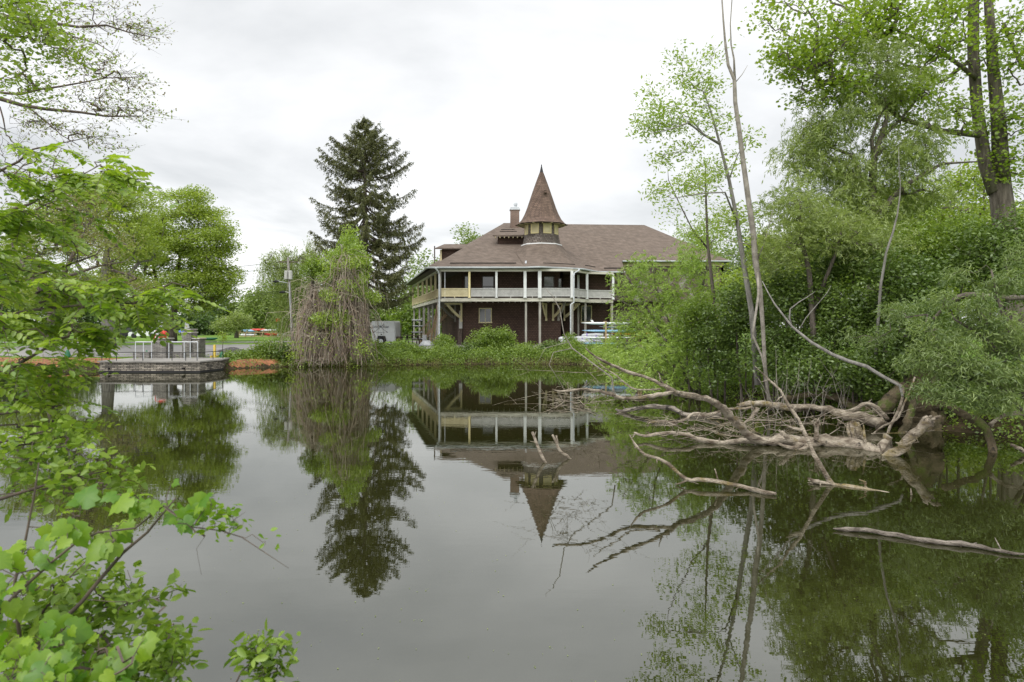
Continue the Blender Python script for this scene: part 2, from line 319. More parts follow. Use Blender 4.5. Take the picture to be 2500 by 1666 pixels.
# water
def watermat():
    m,nt,o=newmat('pond_water'); d=N(nt,'ShaderNodeBsdfDiffuse'); d.inputs[0].default_value=(.016,.017,.005,1)
    g=N(nt,'ShaderNodeBsdfGlossy'); g.inputs['Roughness'].default_value=.004; g.inputs['Color'].default_value=(.93,.94,.92,1)
    fr=N(nt,'ShaderNodeFresnel'); fr.inputs['IOR'].default_value=2.6
    mx=N(nt,'ShaderNodeMixShader'); nt.links.new(fr.outputs[0],mx.inputs[0]); nt.links.new(d.outputs[0],mx.inputs[1]); nt.links.new(g.outputs[0],mx.inputs[2]); nt.links.new(mx.outputs[0],o.inputs[0])
    tc=N(nt,'ShaderNodeTexCoord'); mp=N(nt,'ShaderNodeMapping'); mp.inputs['Scale'].default_value=(.8,2.2,1); nt.links.new(tc.outputs['Object'],mp.inputs[0])
    n1=N(nt,'ShaderNodeTexNoise'); n1.inputs['Scale'].default_value=2.6; n1.inputs['Detail'].default_value=3; nt.links.new(mp.outputs[0],n1.inputs[0])
    n2=N(nt,'ShaderNodeTexNoise'); n2.inputs['Scale'].default_value=.12; n2.inputs['Detail'].default_value=2; nt.links.new(tc.outputs['Object'],n2.inputs[0])
    mm=N(nt,'ShaderNodeMath',operation='MULTIPLY'); nt.links.new(n1.outputs[0],mm.inputs[0]); nt.links.new(n2.outputs[0],mm.inputs[1])
    bp=N(nt,'ShaderNodeBump'); bp.inputs['Strength'].default_value=1; bp.inputs['Distance'].default_value=.0011; nt.links.new(mm.outputs[0],bp.inputs['Height'])
    nt.links.new(bp.outputs[0],g.inputs['Normal']); nt.links.new(bp.outputs[0],fr.inputs['Normal'])
    # drifting green film of pollen and algae tint
    n3=N(nt,'ShaderNodeTexNoise'); n3.inputs['Scale'].default_value=.5; n3.inputs['Detail'].default_value=6; nt.links.new(tc.outputs['Object'],n3.inputs[0])
    r=N(nt,'ShaderNodeValToRGB'); r.color_ramp.elements[0].color=(.013,.014,.003,1); r.color_ramp.elements[1].color=(.021,.021,.006,1); nt.links.new(n3.outputs[0],r.inputs[0]); nt.links.new(r.outputs[0],d.inputs[0])
    return m
w=MB(); w.poly([(-60,-20,0),(24,-20,0),(24,48,0),(-60,48,0)]); tag(part('water',w,watermat()),kind='structure')
# ---------------------------------------------------------------- tree engine
def network(base_nodes,pts,rtip,rexp=.5,jit=.12,rmax=None):
    """grow branches: every clump hangs on the nearest node already grown"""
    bn=np.array(base_nodes,float); nb=len(bn); pts=np.array(pts,float)
    dd=np.min(np.linalg.norm(pts[:,None]-bn[None],axis=2),axis=1); order=np.argsort(dd)
    pos=np.concatenate([bn,pts[order]]); par=np.full(len(pos),-1); 
    for k in range(nb,len(pos)):
        D=np.linalg.norm(pos[:k]-pos[k],axis=1)+.9*np.maximum(0,pos[:k,2]-pos[k,2])
        par[k]=int(np.argmin(D))
    cnt=np.ones(len(pos))
    for k in range(len(pos)-1,nb-1,-1): cnt[par[k]]+=cnt[k]
    rad=rtip*cnt**rexp
    if rmax: rad=np.minimum(rad,rmax)
    mb=MB()
    for k in range(nb,len(pos)):
        a=pos[par[k]]; b=pos[k]; l=np.linalg.norm(b-a)
        if l<1e-4: continue
        m1=a+(b-a)*.35+rng.normal(0,jit*l,3)*[1,1,.6]+[0,0,.04*l]; m2=a+(b-a)*.7+rng.normal(0,jit*l*.8,3)
        ra=rad[k] if par[k]>=nb or True else rad[k]
        mb.tube([a,m1,m2,b],[min(ra*1.25,rmax or 9),ra*1.05,ra*.95,ra*.8],5 if ra>rtip*4 else 3,cap=False)
    return mb,pos[nb:],par
def sample_blobs(blobs,shell=.45):
    out=[]
    for (c,r,n) in blobs:
        d=norm(rng.normal(size=(n,3))); rr=rng.random((n,1))**shell
        p=np.array(c)+d*rr*np.array(r)*(1+.12*rng.normal(size=(n,1))); out.append(p)
    return np.concatenate(out)
def scatter_leaves(cl,k,cr,flat=.7,L=.1,asp=.5,tpl=DIA,m=None,name='crown',parent=None,droop=0,var=.35,up=.6,varclump=.45,strands=0,slen=.5):
    n=len(cl)*k; ci=np.repeat(np.arange(len(cl)),k); 
    if strands:
        ns=len(cl)*strands; si=np.repeat(np.arange(len(cl)),strands)
        s0=cl[si]+rng.normal(size=(ns,3))*cr*[1,1,flat]*.8
        out=norm(rng.normal(size=(ns,3))*[1,1,.25]); per=max(1,k//strands); n=ns*per; sj=np.repeat(np.arange(ns),per); ci=si[sj]
        t=rng.random((n,1)); ln=slen*(.6+.8*rng.random((ns,1)))
        C=s0[sj]+out[sj]*t*ln[sj]*.55+np.array([0,0,-1])*(t**1.6)*ln[sj]*droop+rng.normal(size=(n,3))*L*.25
        tang=out[sj]*.5+np.array([0,0,-1])*(t*1.6*droop)
        U=norm(tang)+rng.normal(size=(n,3))*.45
    else:
        g=rng.normal(size=(n,3)); g=g/np.maximum(1,np.linalg.norm(g,axis=1,keepdims=True)/1.8)
        C=cl[ci]+g*cr*[1,1,flat]
        U=norm(rng.normal(size=(n,3)))*[1,1,.5]+np.array([0,0,-droop])
    Nn=norm(rng.normal(size=(n,3)))+np.array([0,0,up])
    Ls=L*(1+var*rng.uniform(-1,1,n)); rnd=np.clip(rng.random(n)*(1-varclump)+rng.random(len(cl))[ci]*varclump,0,1)
    me=leafmesh(name,C,U,Nn,Ls,asp,tpl,rnd)
    return link(name,me,m,parent)
def blob_tree(name,label,cat,base,trunk,blobs,leaf,bark='bark',group=None,rtip=.012,shell=.45,extra=None,jit=.12,rexp=.5,rmax=None):
    """trunk: list of (points, radii); blobs: (centre, radii, clumps); leaf: kwargs for scatter_leaves"""
    t=thing(name,base,label,cat,group)
    mb=MB(); nodes=[]
    for pts,rad in trunk:
        mb.tube(pts,rad,8)
        P_=np.array(pts,float)
        for i in range(len(P_)-1):
            for q in (0,.5): nodes.append(P_[i]+(P_[i+1]-P_[i])*q)
        nodes.append(P_[-1])
    zs=np.array(nodes); keep=zs[zs[:,2]>base[2]+.25*(zs[:,2].max()-base[2])] if leaf.get('highnodes',True) else zs
    leaf=dict(leaf); leaf.pop('highnodes',None)
    part('trunk',mb,M[bark],t,True)
    cl=sample_blobs(blobs,shell)
    bm,cl2,_=network(keep,cl,rtip,jit=jit,rexp=rexp,rmax=rmax or max(max(r) if hasattr(r,'__len__') else r for _,r in trunk)*.6)
    part('branches',bm,M[leaf.pop('twig',bark)],t)
    mk=leaf.pop('m'); l=Vector(base)
    loc=cl2-np.array(base)
    scatter_leaves(loc,name='crown',m=M[mk],parent=t,**leaf)
    return t
def pb(nx,ny,d,rx,rz,ry,n):     # a crown blob given where it stands: pixel centre, pixel radii, depth radius in m
    return (P(nx,ny,d),(rx/F*d,ry,rz/F*d),n)
# ================================================================ boathouse
G0=.79
house=thing('boathouse',(2.3,56,G0),'large brown shingled boathouse with a wraparound veranda and pointed turret, standing across the pond','boathouse')
RL=(-.8,62.6,11.6); RR=(12.3,63.5,11.6)
A_=(-5.85,47.3,6.24); B_=(.92,47.3,6.24); C_=(1.87,46.9,6.24); D_=(5.0,48.5,6.24); E_=(6.47,51.1,6.24); F_=(8.5,51.4,6.24); L_=(-10.3,66,6.24)
TC=(2.29,53.0)
def oct_(r,z,off=-4,c=TC): return [(c[0]+r*math.sin(math.radians(off+45*k)),c[1]-r*math.cos(math.radians(off+45*k)),z) for k in range(8)]
# main roof
m=MB(); H1=(-4.6,51,7.38); t=.09
m.slab([A_,B_,(.92,51,7.38),H1],t); m.slab([H1,(2.3,51,7.38),(2.3,62.8,11.6),RL],t)
m.slab([H1,RL,(-7.9,66,8.1)],t); m.slab([A_,H1,(-7.9,66,8.1),L_],t); m.slab([RL,(-8,76,6.9),L_,(-7.9,66,8.1)],t)
m.slab([(3,51.1,6.25),(8.5,51.3,6.25),(8.65,53.8,7.34),(3,53.8,7.34)],t)
m.slab([(2.3,53.8,7.34),(17.2,53.8,7.34),RR,(2.3,62.8,11.6)],t); m.slab([RR,(17.2,53.8,7.33),(17.2,74,7.33)],t)
m.slab([(17.2,74,7.33),(-8,76,6.9),RL,RR],t)
roof=part('roof',m,M['roof'],house)
# flared skirt under the turret
top=oct_(1.55,8.42); V0,V1,V2,V3=top[0],top[1],top[2],top[3]; VL,VLL=top[7],top[6]
prof=[VLL,VL,V0,V1,V2,V3]; eave=[(.1,53.4,8.2),B_,C_,D_,E_,(5.6,55.4,8.0)]
m=MB(); n=7; grid=[]
for i in range(n+1):
    q=i/n; row=[]
    for a,b in zip(eave,prof):
        row.append((a[0]+(b[0]-a[0])*q,a[1]+(b[1]-a[1])*q,a[2]+(b[2]-a[2])*q-(.34*math.sin(math.pi*q) if a[2]<7 else .05*math.sin(math.pi*q))+.012))
    grid.append(row)
for i in range(n):
    for j in range(5): m.slab([grid[i][j],grid[i][j+1],grid[i+1][j+1],grid[i+1][j]],.03)
part('skirt_roof',m,M['roof'],house)
# snow guards: the thin dark lines on the lower roof
for (x0,x1,y,z) in ((-4.4,.3,48.4,6.63),(7.0,8.4,51.9,6.58)):
    m=MB(); m.box(x0,x1,y-.03,y+.03,z-.02,z+.04); part('snow_guard',m,M['dark'],house)
m=MB(); m.bar((2.2,47.9,6.60),(4.5,48.75,6.58),.05,.05); part('snow_guard',m,M['dark'],house)
m=MB(); m.bar((5.3,49.4,6.58),(6.2,50.9,6.58),.05,.05); part('snow_guard',m,M['dark'],house)
# valley flashing
m=MB(); m.bar((grid[3][1][0],grid[3][1][1],grid[3][1][2]+.03),(grid[2][1][0],grid[2][1][1],grid[2][1][2]+.03),.13,.02)
part('flashing',m,M['galv'],house)
# turret body
tb=MB()
prof8=[(1.50,8.40),(1.42,8.75),(1.33,9.22),(1.28,10.2)]
tb.rings([oct_(r,z) for r,z in prof8]); turret=part('turret',tb,M['towerw'],house)
fl=MB(); fl.rings([oct_(1.60,8.40),oct_(1.57,8.47)]); part('base_flashing',fl,M['white'],turret)
for k in range(8):
    a=math.radians(-4+45*k+22.5); ap=1.31*math.cos(math.radians(22.5)); nrm=(math.sin(a),-math.cos(a)); tg=(math.cos(a),math.sin(a))
    def tp(u,o,z): return (TC[0]+nrm[0]*(ap+o)+tg[0]*u,TC[1]+nrm[1]*(ap+o)+tg[1]*u,z)
    fr=MB(); w_=.33
    for (u0,u1,z0,z1) in ((-w_,-w_+.08,9.22,10.12),(w_-.08,w_,9.22,10.12),(-w_+.08,w_-.08,9.22,9.30),(-w_+.08,w_-.08,10.04,10.12)):
        fr.slab([tp(u0,.06,z0),tp(u1,.06,z0),tp(u1,.06,z1),tp(u0,.06,z1)],.08,(-nrm[0],-nrm[1],0))
    f_=part('turret_window',fr,M['yellow'],turret)
    pn=MB(); pn.slab([tp(-w_+.08,.03,9.30),tp(w_-.08,.03,9.30),tp(w_-.08,.03,10.04),tp(-w_+.08,.03,10.04)],.05,(-nrm[0],-nrm[1],0))
    part('boarded_panel',pn,M['cream'],turret)
# spire
m=MB(); sp=[(2.08,10.0),(1.82,10.13),(1.55,10.42),(1.32,10.85),(1.12,11.35),(.92,11.95),(.70,12.6),(.47,13.25),(.25,13.85),(.14,14.12)]
m.rings([oct_(r,z,-4) for r,z in sp]); spire=part('spire',m,M['spire'],house)
m=MB(); m.rings([oct_(r,z,-4) for r,z in ((.15,14.10),(.10,14.32),(.05,14.55),(.035,14.72))]); part('finial',m,M['black'],spire)
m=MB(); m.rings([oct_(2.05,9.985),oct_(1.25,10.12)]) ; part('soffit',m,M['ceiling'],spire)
for k in range(16):
    a=math.radians(22.5*k); m=MB(); m.bar((TC[0]+1.2*math.sin(a),TC[1]-1.2*math.cos(a),10.0),(TC[0]+1.88*math.sin(a),TC[1]-1.88*math.cos(a),9.98),.07,.08); part('rafter_end',m,M['cream'],spire)
m=MB(); vz=12.35; m.box(2.42,2.66,52.1,52.5,vz,vz+.2); part('spire_vent',m,M['spire'],spire)
# chimney
m=MB(); m.box(-.15,.62,57.6,58.3,8.5,12.0); ch=part('chimney',m,M['brick'],house)
m=MB(); m.box(-.21,.68,57.54,58.36,12.0,12.1); m.box(-.13,.6,57.62,58.28,12.1,12.22); part('chimney_cap',m,M['galv'],ch)
m=MB(); m.tube([(.3,57.95,12.2),(.3,57.95,12.45),(.3,57.95,12.46),(.3,57.95,12.62)],[.11,.11,.17,.15],12); part('flue',m,M['galv'],ch)
# dormers
m=MB(); m.slab([(-1.54,54.4,9.44),(1.0,54.4,9.44),(1.0,60,11.25),(-.75,60,11.25)],.12); d1=part('dormer_roof',m,M['roof'],house)
m=MB(); m.box(-1.15,1.0,54.9,58,7.9,9.36); part('dormer_wall',m,M['wall'],d1)
for y,x0,x1 in ((55.8,-1.0,.4),(56.6,-.9,.2)):
    m=MB(); m.box(x0,x1,y,y+.05,9.46+(y-54.4)*.323,9.50+(y-54.4)*.323); part('snow_guard',m,M['dark'],d1)
for k in range(7):
    m=MB(); m.box(-1.35+.35*k,-1.27+.35*k,54.42,54.9,9.24,9.31); part('rafter_end',m,M['cream'],d1)
m=MB(); m.slab([(-6.25,55.6,8.55),(-2.6,55.6,8.55),(-2.9,57.4,9.08),(-5.7,57.4,9.08)],.1); m.slab([(-5.7,57.4,9.08),(-2.9,57.4,9.08),(-2.6,59.2,8.55),(-6.25,59.2,8.55)],.1); d2=part('dormer_roof',m,M['roof'],house)
m=MB(); m.box(-5.75,-2.8,56,58.8,6.8,8.5); part('dormer_wall',m,M['wall'],d2)
m=MB(); m.box(-5.9,-5.75,55.9,56.05,7.2,8.44); part('corner_board',m,M['cream'],d2)
m=MB(); m.tube([(-6.35,56,7.0),(-6.35,56,8.75)],.05,8); part('vent_pipe',m,M['twig'],house)
# walls
def wallrun(mb,pts,z0,z1,tk=.2):
    for a,b in zip(pts[:-1],pts[1:]):
        dx,dy=b[0]-a[0],b[1]-a[1]; l=math.hypot(dx,dy); nx_,ny_=-dy/l*tk,dx/l*tk
        mb.slab([(a[0],a[1],z0),(b[0],b[1],z0),(b[0],b[1],z1),(a[0],a[1],z1)],1,(nx_,ny_,0))
m=MB(); wallrun(m,[(-6.6,64),(-3.6,50),(3.78,50),(3.78,52.6),(7.7,52.6)],G0-.3,3.9); lw=part('lower_wall',m,M['wall'],house)
m=MB(); wallrun(m,[(-7.6,66),(-3.7,50.02),(3.72,50.02),(3.72,52.62),(7.7,52.62)],3.9,6.2); uw=part('upper_wall',m,M['wall'],house)
m=MB(); wallrun(m,[(7.72,54.25),(16.8,54.25),(16.8,73),(-6.6,73),(-6.6,64)],G0-.3,7.22); part('side_wall',m,M['wallw'],house)
m=MB(); wallrun(m,[(7.7,52.4),(7.7,54.2)],G0-.3,6.3); part('side_wall',m,M['wallw'],house)
m=MB(); wallrun(m,[(8.8,54.22),(16.8,54.22)],6.95,7.24,.03); part('frieze_board',m,M['cream'],house)
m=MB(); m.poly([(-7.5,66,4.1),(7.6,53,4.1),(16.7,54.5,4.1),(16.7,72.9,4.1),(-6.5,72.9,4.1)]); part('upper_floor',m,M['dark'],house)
# dark doorway on the receding side
m=MB(); m.box(-3.95,-3.66,49.8,50.0,G0,2.6); part('door_board',m,M['twig'],house)
m=MB(); m.box(-3.85,-3.62,49.66,49.76,2.0,3.3); part('hanging_board',m,M['palewood'],house)
# concrete pad under the veranda
m=MB(); m.slab([(-9.8,64,G0+.02),(-5.3,46.9,G0+.02),(.8,46.9,G0+.02),(2,46.4,G0+.02),(4.6,46.9,G0+.02),(6.4,49.6,G0+.02),(8.2,50.2,G0+.02),(8.2,54,G0+.02),(-6,66,G0+.02)],.5); part('concrete_pad',m,M['concrete'],house)
# deck
A=(-5.03,47.6); B=(.91,47.55); C=(1.92,47.3); D=(4.15,47.3); E=(5.45,49.6); Fp=(7.45,50.3); L=(-9.6,66.)
m=MB(); out=[L,A,B,C,D,E,Fp]; inn=[(7.45,52.6),(3.78,52.6),(3.78,50),(-3.65,50),(-7.5,66)]
m.slab([(p[0],p[1],4.13) for p in out+inn],.07); deck=part('deck',m,M['greywood'],house)
m=MB()
for a,b in zip(out[:-1],out[1:]): m.bar((a[0],a[1],3.985),(b[0],b[1],3.985),.06,.2)
part('fascia_board',m,M['fascia'],deck)
m=MB()
for k in range(30):
    x=-4.6+.4*k
    if x<7.3: m.box(x,x+.05,47.7 if x<4 else 49.9,49.95 if x<3.7 else 52.5,3.86,4.05)
for k in range(26):
    y=48.6+.62*k; m.bar((-5.03-.248*(y-47.6)+.05,y,3.96),(-3.4-.235*(y-50.02),y+.4,3.96),.05,.18)
part('joists',m,M['greywood'],deck)
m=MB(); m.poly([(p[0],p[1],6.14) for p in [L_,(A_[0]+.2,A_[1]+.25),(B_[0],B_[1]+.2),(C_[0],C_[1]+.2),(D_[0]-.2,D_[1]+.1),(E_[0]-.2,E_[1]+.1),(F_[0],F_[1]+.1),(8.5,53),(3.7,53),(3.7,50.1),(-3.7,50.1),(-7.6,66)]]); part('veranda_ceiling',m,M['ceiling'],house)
m=MB()
for a,b in ((L,A),(A,B),(B,C),(C,D),(D,E),(E,Fp)): m.bar((a[0],a[1],6.05),(b[0],b[1],6.05),.14,.16)
part('eave_beam',m,M['fascia'],house)
m=MB(); gp=[L_,A_,B_,C_,D_,E_,F_]; m.tube([(p[0],p[1]-.06,p[2]-.02) for p in gp],.065,8); m.tube([(8.7,53.72,7.28),(17.2,53.72,7.28)],.065,8)
gut=part('gutter',m,M['gutter'],house)
# downspouts
m=MB(); m.tube([(-5.3,47.2,6.2),(-5.12,47.35,5.95),(-5.06,47.45,5.75),(-5.06,47.45,1.2),(-4.95,47.2,G0+.05)],.06,8); part('downspout',m,M['galv'],house)
m=MB(); m.tube([(4.75,48.2,6.2),(4.7,48.1,6.08),(4.32,47.4,5.85),(4.27,47.15,5.7),(4.27,47.15,4.05),(4.27,47.15,3.8),(4.05,47.12,3.65),(4.05,47.12,G0+.05)],.05,8); part('downspout',m,M['galv'],house)
# veranda posts
def lerp2(a,b,t_): return (a[0]+(b[0]-a[0])*t_,a[1]+(b[1]-a[1])*t_)
def xat(nx,y): return (nx-1250)/F*y
front=[A,(xat(1146,47.6),47.6),(xat(1212,47.6),47.58),B,C,D,E,Fp]
wid=[.18,.14,.15,.2,.23,.19,.17,.16]
sidep=[(-5.03-.248*(y-47.6),y) for y in (49.9,52.3,54.9,57.8,61.2,65.9)]
for i,(p,w_) in enumerate(zip(front,wid)):
    m=MB(); m.box(p[0]-w_/2,p[0]+w_/2,p[1]-w_/2,p[1]+w_/2,4.13,6.0); m.box(p[0]-w_/2-.02,p[0]+w_/2+.02,p[1]-w_/2-.02,p[1]+w_/2+.02,4.135,4.2)
    o=part('veranda_post',m,M['yellow'] if i==1 else (M['greywood'] if i==0 else M['white']),house)
    if i==1: o['label']='pale yellow painted post'
for i,p in enumerate(sidep):
    m=MB(); m.box(p[0]-.08,p[0]+.08,p[1]-.08,p[1]+.08,4.13,6.0); part('veranda_post',m,M['cream'],house)
m=MB(); m.box(xat(1412,51)-.08,xat(1412,51)+.08,51,51.16,4.13,6.0); part('veranda_post',m,M['white'],house)
m=MB(); m.box(-4.7,-4.66,47.6,47.64,4.13,6.0); part('thin_pole',m,M['galv'],house)
def railing(a,b,mt):
    a=Vector((a[0],a[1],0)); b=Vector((b[0],b[1],0)); d=(b-a); l=d.length; d/=l; a=a+d*.1; b=b-d*.1; l-=.2
    m=MB(); up=Vector((0,0,1))
    m.bar(a+up*4.78,b+up*4.78,.09,.05); m.bar(a+up*4.26,b+up*4.26,.06,.06)
    n=int(l/.062)
    for k in range(n):
        p=a+d*(k+.5)*l/n; m.box(p.x-.024,p.x+.024,p.y-.012,p.y+.012,4.29,4.755)
    mid=a+d*l/2; m.box(mid.x-.03,mid.x+.03,mid.y-.02,mid.y+.02,4.13,4.23)
    return part('railing',m,mt,house)
for i in range(len(front)-1):
    o=railing(front[i],front[i+1],M['cream'] if i==0 else M['palewood'])
ss=[A]+sidep
for i in range(len(ss)-1): railing(ss[i],ss[i+1],M['cream'])
# inner boards seen behind the rails keep the panels reading as closed
# stilts below
def stilt(x,y,w_,mt,z1=3.88,foot=False):
    m=MB(); m.box(x-w_/2,x+w_/2,y-w_/2,y+w_/2,G0,z1); o=part('stilt',m,mt,house)
    if foot: 
        f=MB(); f.box(x-w_*1.1,x+w_*1.1,y-w_*1.1,y+w_*1.1,G0-.2,G0+.14); part('footing',f,M['concrete'],o)
for nxp,y,w_ in ((1070,47.7,.13),(1284,47.7,.14),(1318,47.4,.15),(1396.5,47.45,.17),(1412,51,.13),(1429,49.7,.15),(1494,50.4,.14)):
    stilt(xat(nxp,y),y,w_,M['greywood'],foot=(nxp in(1318,)))
for p in sidep: stilt(p[0]+.12,p[1],.14,M['twig'] if p is sidep[0] else M['greywood'])
for (x,y) in ((-6.5,56),(-7.2,60),(-8.6,66)): stilt(x,y,.12,M['greywood'])
# brackets: wall leg, top beam and curved brace
def bracket(x,y,dx,dy,s=1.,mt='cream'):
    """leg on the wall at x,y reaching out along dx,dy"""
    m=MB(); z1=3.84; l=1.15*s
    m.bar((x,y,z1-1.2*s),(x,y,z1),.13,.13); m.bar((x,y,z1-.06),(x+dx*l*1.15,y+dy*l*1.15,z1-.06),.12,.12)
    pts=[]
    for k in range(7):
        q=k/6; px_=q*l; pz=z1-1.0*s+ (1.0*s-.1)*(q**1.35) ; pts.append((x+dx*px_,y+dy*px_,pz))
    for a,b in zip(pts[:-1],pts[1:]): m.bar(a,b,.1,.17)
    m.box(x-.08,x+.08,y-.08,y+.08,z1-1.28*s,z1-1.14*s)
    return part('bracket',m,M[mt],house)
bracket(-3.68,49.6,-.80,-.6,1.05); bracket(-4.3,51.6,-.85,-.53,1.05,'greywood')
bracket(2.5,49.9,-.25,-.95,1.0); bracket(3.55-.55,49.9,.62,-.78,1.0); bracket(3.85,50.4,.80,-.6,1.0); bracket(3.9,52.2,.9,-.4,1.); bracket(7.6,52.4,-.1,-1.,1.0)
bracket(3.4,49.9,.3,-.95,1.0,'greywood')
# windows
def window(x0,x1,y,z0,z1,mt,parent=house,bars=1,fw=.07,vert=0,curtain=False):
    m=MB(); m.box(x0,x0+fw,y-.06,y+.02,z0,z1); m.box(x1-fw,x1,y-.06,y+.02,z0,z1); m.box(x0+fw,x1-fw,y-.06,y+.02,z1-fw,z1); m.box(x0-.03,x1+.03,y-.09,y+.02,z0-.05,z0+.03)
    f=part('window',m,mt,parent)
    g=MB(); g.box(x0+fw,x1-fw,y-.03,y+.015,z0+.03,z1-fw); part('pane',g,M['glass'],f)
    for k in range(bars):
        zz=z0+(z1-z0)*(k+1)/(bars+1); b=MB(); b.box(x0+fw,x1-fw,y-.045,y-.032,zz-.025,zz+.025); part('glazing_bar',b,mt,f)
    for k in range(vert):
        xx=x0+(x1-x0)*(k+1)/(vert+1); b=MB(); b.box(xx-.02,xx+.02,y-.046,y-.033,z0+.06,z1-fw); part('glazing_bar',b,mt,f)
    return f
window(-2.43,-1.48,49.98,2.44,3.50,M['cream'],bars=0,vert=1); window(5.3,6.15,52.58,2.5,3.76,M['cream'],bars=0)
window(-2.2,-1.3,50.0,4.3,5.85,M['ceiling'],bars=1); window(2.3,3.1,50.0,4.25,5.85,M['ceiling'],bars=1); window(3.35,3.65,50.0,4.25,5.7,M['ceiling'],bars=1)
window(-3.5,-3.15,50.0,4.14,5.9,M['ceiling'],bars=0)
m=MB(); m.box(-5.0,-3.75,51.5,51.6,4.14,5.2); 
# stair and leaning boards on the left below the veranda
st=thing('wooden_stair',(-6.2,55,G0),'pale wooden stair with balusters rising under the left end of the veranda','stair')
m=MB()
for k in range(11): m.box(-7.2+.17*k,-6.9+.17*k,54.0,55.2,G0+.13+.19*k,G0+.17+.19*k)
part('treads',m,M['woodnew'],st)
m=MB(); m.bar((-7.3,54,G0+.1),(-5.2,54,G0+2.3),.06,.22); m.bar((-7.3,54,G0+1.0),(-5.2,54,G0+3.1),.07,.07)
part('stringer',m,M['woodnew'],st)
m=MB()
for k in range(14): m.box(-7.2+.145*k,-7.16+.145*k,53.98,54.03,G0+.25+.15*k,G0+1.1+.15*k)
part('balusters',m,M['woodnew'],st)
lb=thing('leaning_boards',(-5.3,48.6,G0),'pair of long bare boards leaning against the veranda beside the corner stilt','boards')
m=MB(); m.bar((-5.6,48.8,G0+.05),(-5.15,48.5,3.7),.16,.04); m.bar((-5.95,49.6,G0+.05),(-5.35,49.2,3.7),.16,.04); part('board',m,M['woodnew'],lb)
m=MB(); m.bar((-5.45,48.5,G0+.05),(-5.2,48.3,3.2),.12,.04); part('board',m,M['greywood'],lb)
# ================================================================ boat racks by the house
def boardmesh(l,w_,h_,n=14):
    """hull or board lying along x with pointed ends, local coordinates, deck up"""
    m=MB(); rr=[]
    for i in range(n+1):
        q=-1+2*i/n; ww=w_/2*max(.02,(1-abs(q)**2.6)); hh=h_/2*max(.1,(1-abs(q)**4)); zc=.06*h_*(abs(q)**3)*4
        rr.append([(q*l/2,math.cos(a)*ww,zc+math.sin(a)*hh*(1 if math.sin(a)>0 else 1.1)) for a in [2*math.pi*k/10 for k in range(10)]])
    m.rings(rr); return m
def board(name,l,w_,h_,loc,mt,label,cat,group,rz=0,extra=None,tilt=0):
    t=thing(name,loc,label,cat,group,rz); t.rotation_euler=(tilt,0,rz)
    part('hull',boardmesh(l,w_,h_),M[mt],t,True,world=False)
    if extra=='seat':
        m=MB(); m.box(-.35,.35,-w_*.22,w_*.22,h_*.36,h_*.55); part('cockpit',m,M['black'],t,world=False)
    if extra=='fin':
        m=MB(); m.slab([(-l*.32,.01,h_*.42),(-l*.28,.01,h_*.42),(-l*.30,.01,h_*.42+.16),(-l*.34,.01,h_*.42+.16)],.02,(0,-1,0)); part('fin',m,M['white'],t,world=False)
    return t
rk=thing('board_rack',(6.6,45.2,G0-.05),'timber rack holding long white and blue paddle boards beside the house','rack')
RY=45.2
for x in (xat(1477,RY),xat(1562,RY)):
    m=MB(); m.box(x-.05,x+.05,RY-.45,RY-.36,.4,2.5); m.box(x-.05,x+.05,RY+.36,RY+.45,.4,2.5)
    for z in (.86,1.32,1.78,2.24): m.box(x-.051,x-.002,RY-.5,RY+.5,z-.04,z+.04)
    part('upright',m,M['woodnew'],rk)
def bx(n0,n1,ny,y): return ((xat(n0,y)+xat(n1,y))/2,y,H-(ny-YH)/F*y),(xat(n1,y)-xat(n0,y))
for (n0,n1,ny,y,h_,mt,lab,ex) in ((1419,1560,790,45.2,.17,'shell','long white paddle board on top of the rack beside the house','fin'),
    (1462,1560,798.5,45.3,.12,'shellg','short pale grey board second from the top of the house rack',None),
    (1421,1562,808.5,45.1,.17,'blue','long pale blue paddle board with white deck in the middle of the house rack',None),
    (1490,1600,815,45.3,.15,'orange','upper orange kayak poking out of the shrubs at the house rack','seat'),
    (1422,1545,825,45.1,.15,'shell','long white paddle board on the low shelf of the house rack',None),
    (1490,1605,822,45.5,.14,'orange','lower orange kayak half hidden by shrubs at the house rack','seat'),
    (1424,1530,839.5,45.2,.17,'blue','lowest pale blue board at the foot of the house rack',None)):
    loc,l=bx(n0,n1,ny,y); board('paddle_board' if mt!='orange' else 'kayak',l,.62,h_,loc,mt,lab,'board' if mt!='orange' else 'kayak','boards racked beside the house',extra=ex)
# wrapped long shells lying low left of the rack
for i,(n0,n1,ny,y,r) in enumerate(((1364,1478,828,46.4,.16),(1368,1470,836,46.2,.15),(1420,1490,820,46.6,.13))):
    loc,l=bx(n0,n1,ny,y); lab=('upper grey wrapped boat bundle lying left of the board rack','lower grey wrapped boat bundle with purple straps lying on the ground','small grey wrapped bundle behind the long wrapped boats')[i]
    t=thing('wrapped_boat',loc,lab,'wrapped boat','wrapped boats lying by the veranda'); m=MB()
    m.tube([(-l/2,0,0),(-l/2+.15,0,0),(0,0,.03),(l/2-.2,0,0),(l/2,0,0)],[r*.6,r,r*1.1,r,r*.5],9); part('wrapping',m,M['shellg'],t,True,world=False)
    for q in (-.32,.0,.3):
        s=MB(); s.tube([(q*l-.04,0,.01),(q*l+.04,0,.01)],[r*1.13,r*1.13],12); part('strap',s,M['purple'],t,world=False)
    s=MB(); s.box(-.2,.2,-r*.9,r*.9,-loc[2]+.5,-r*.8); part('trestle',s,M['twig'],t,world=False)
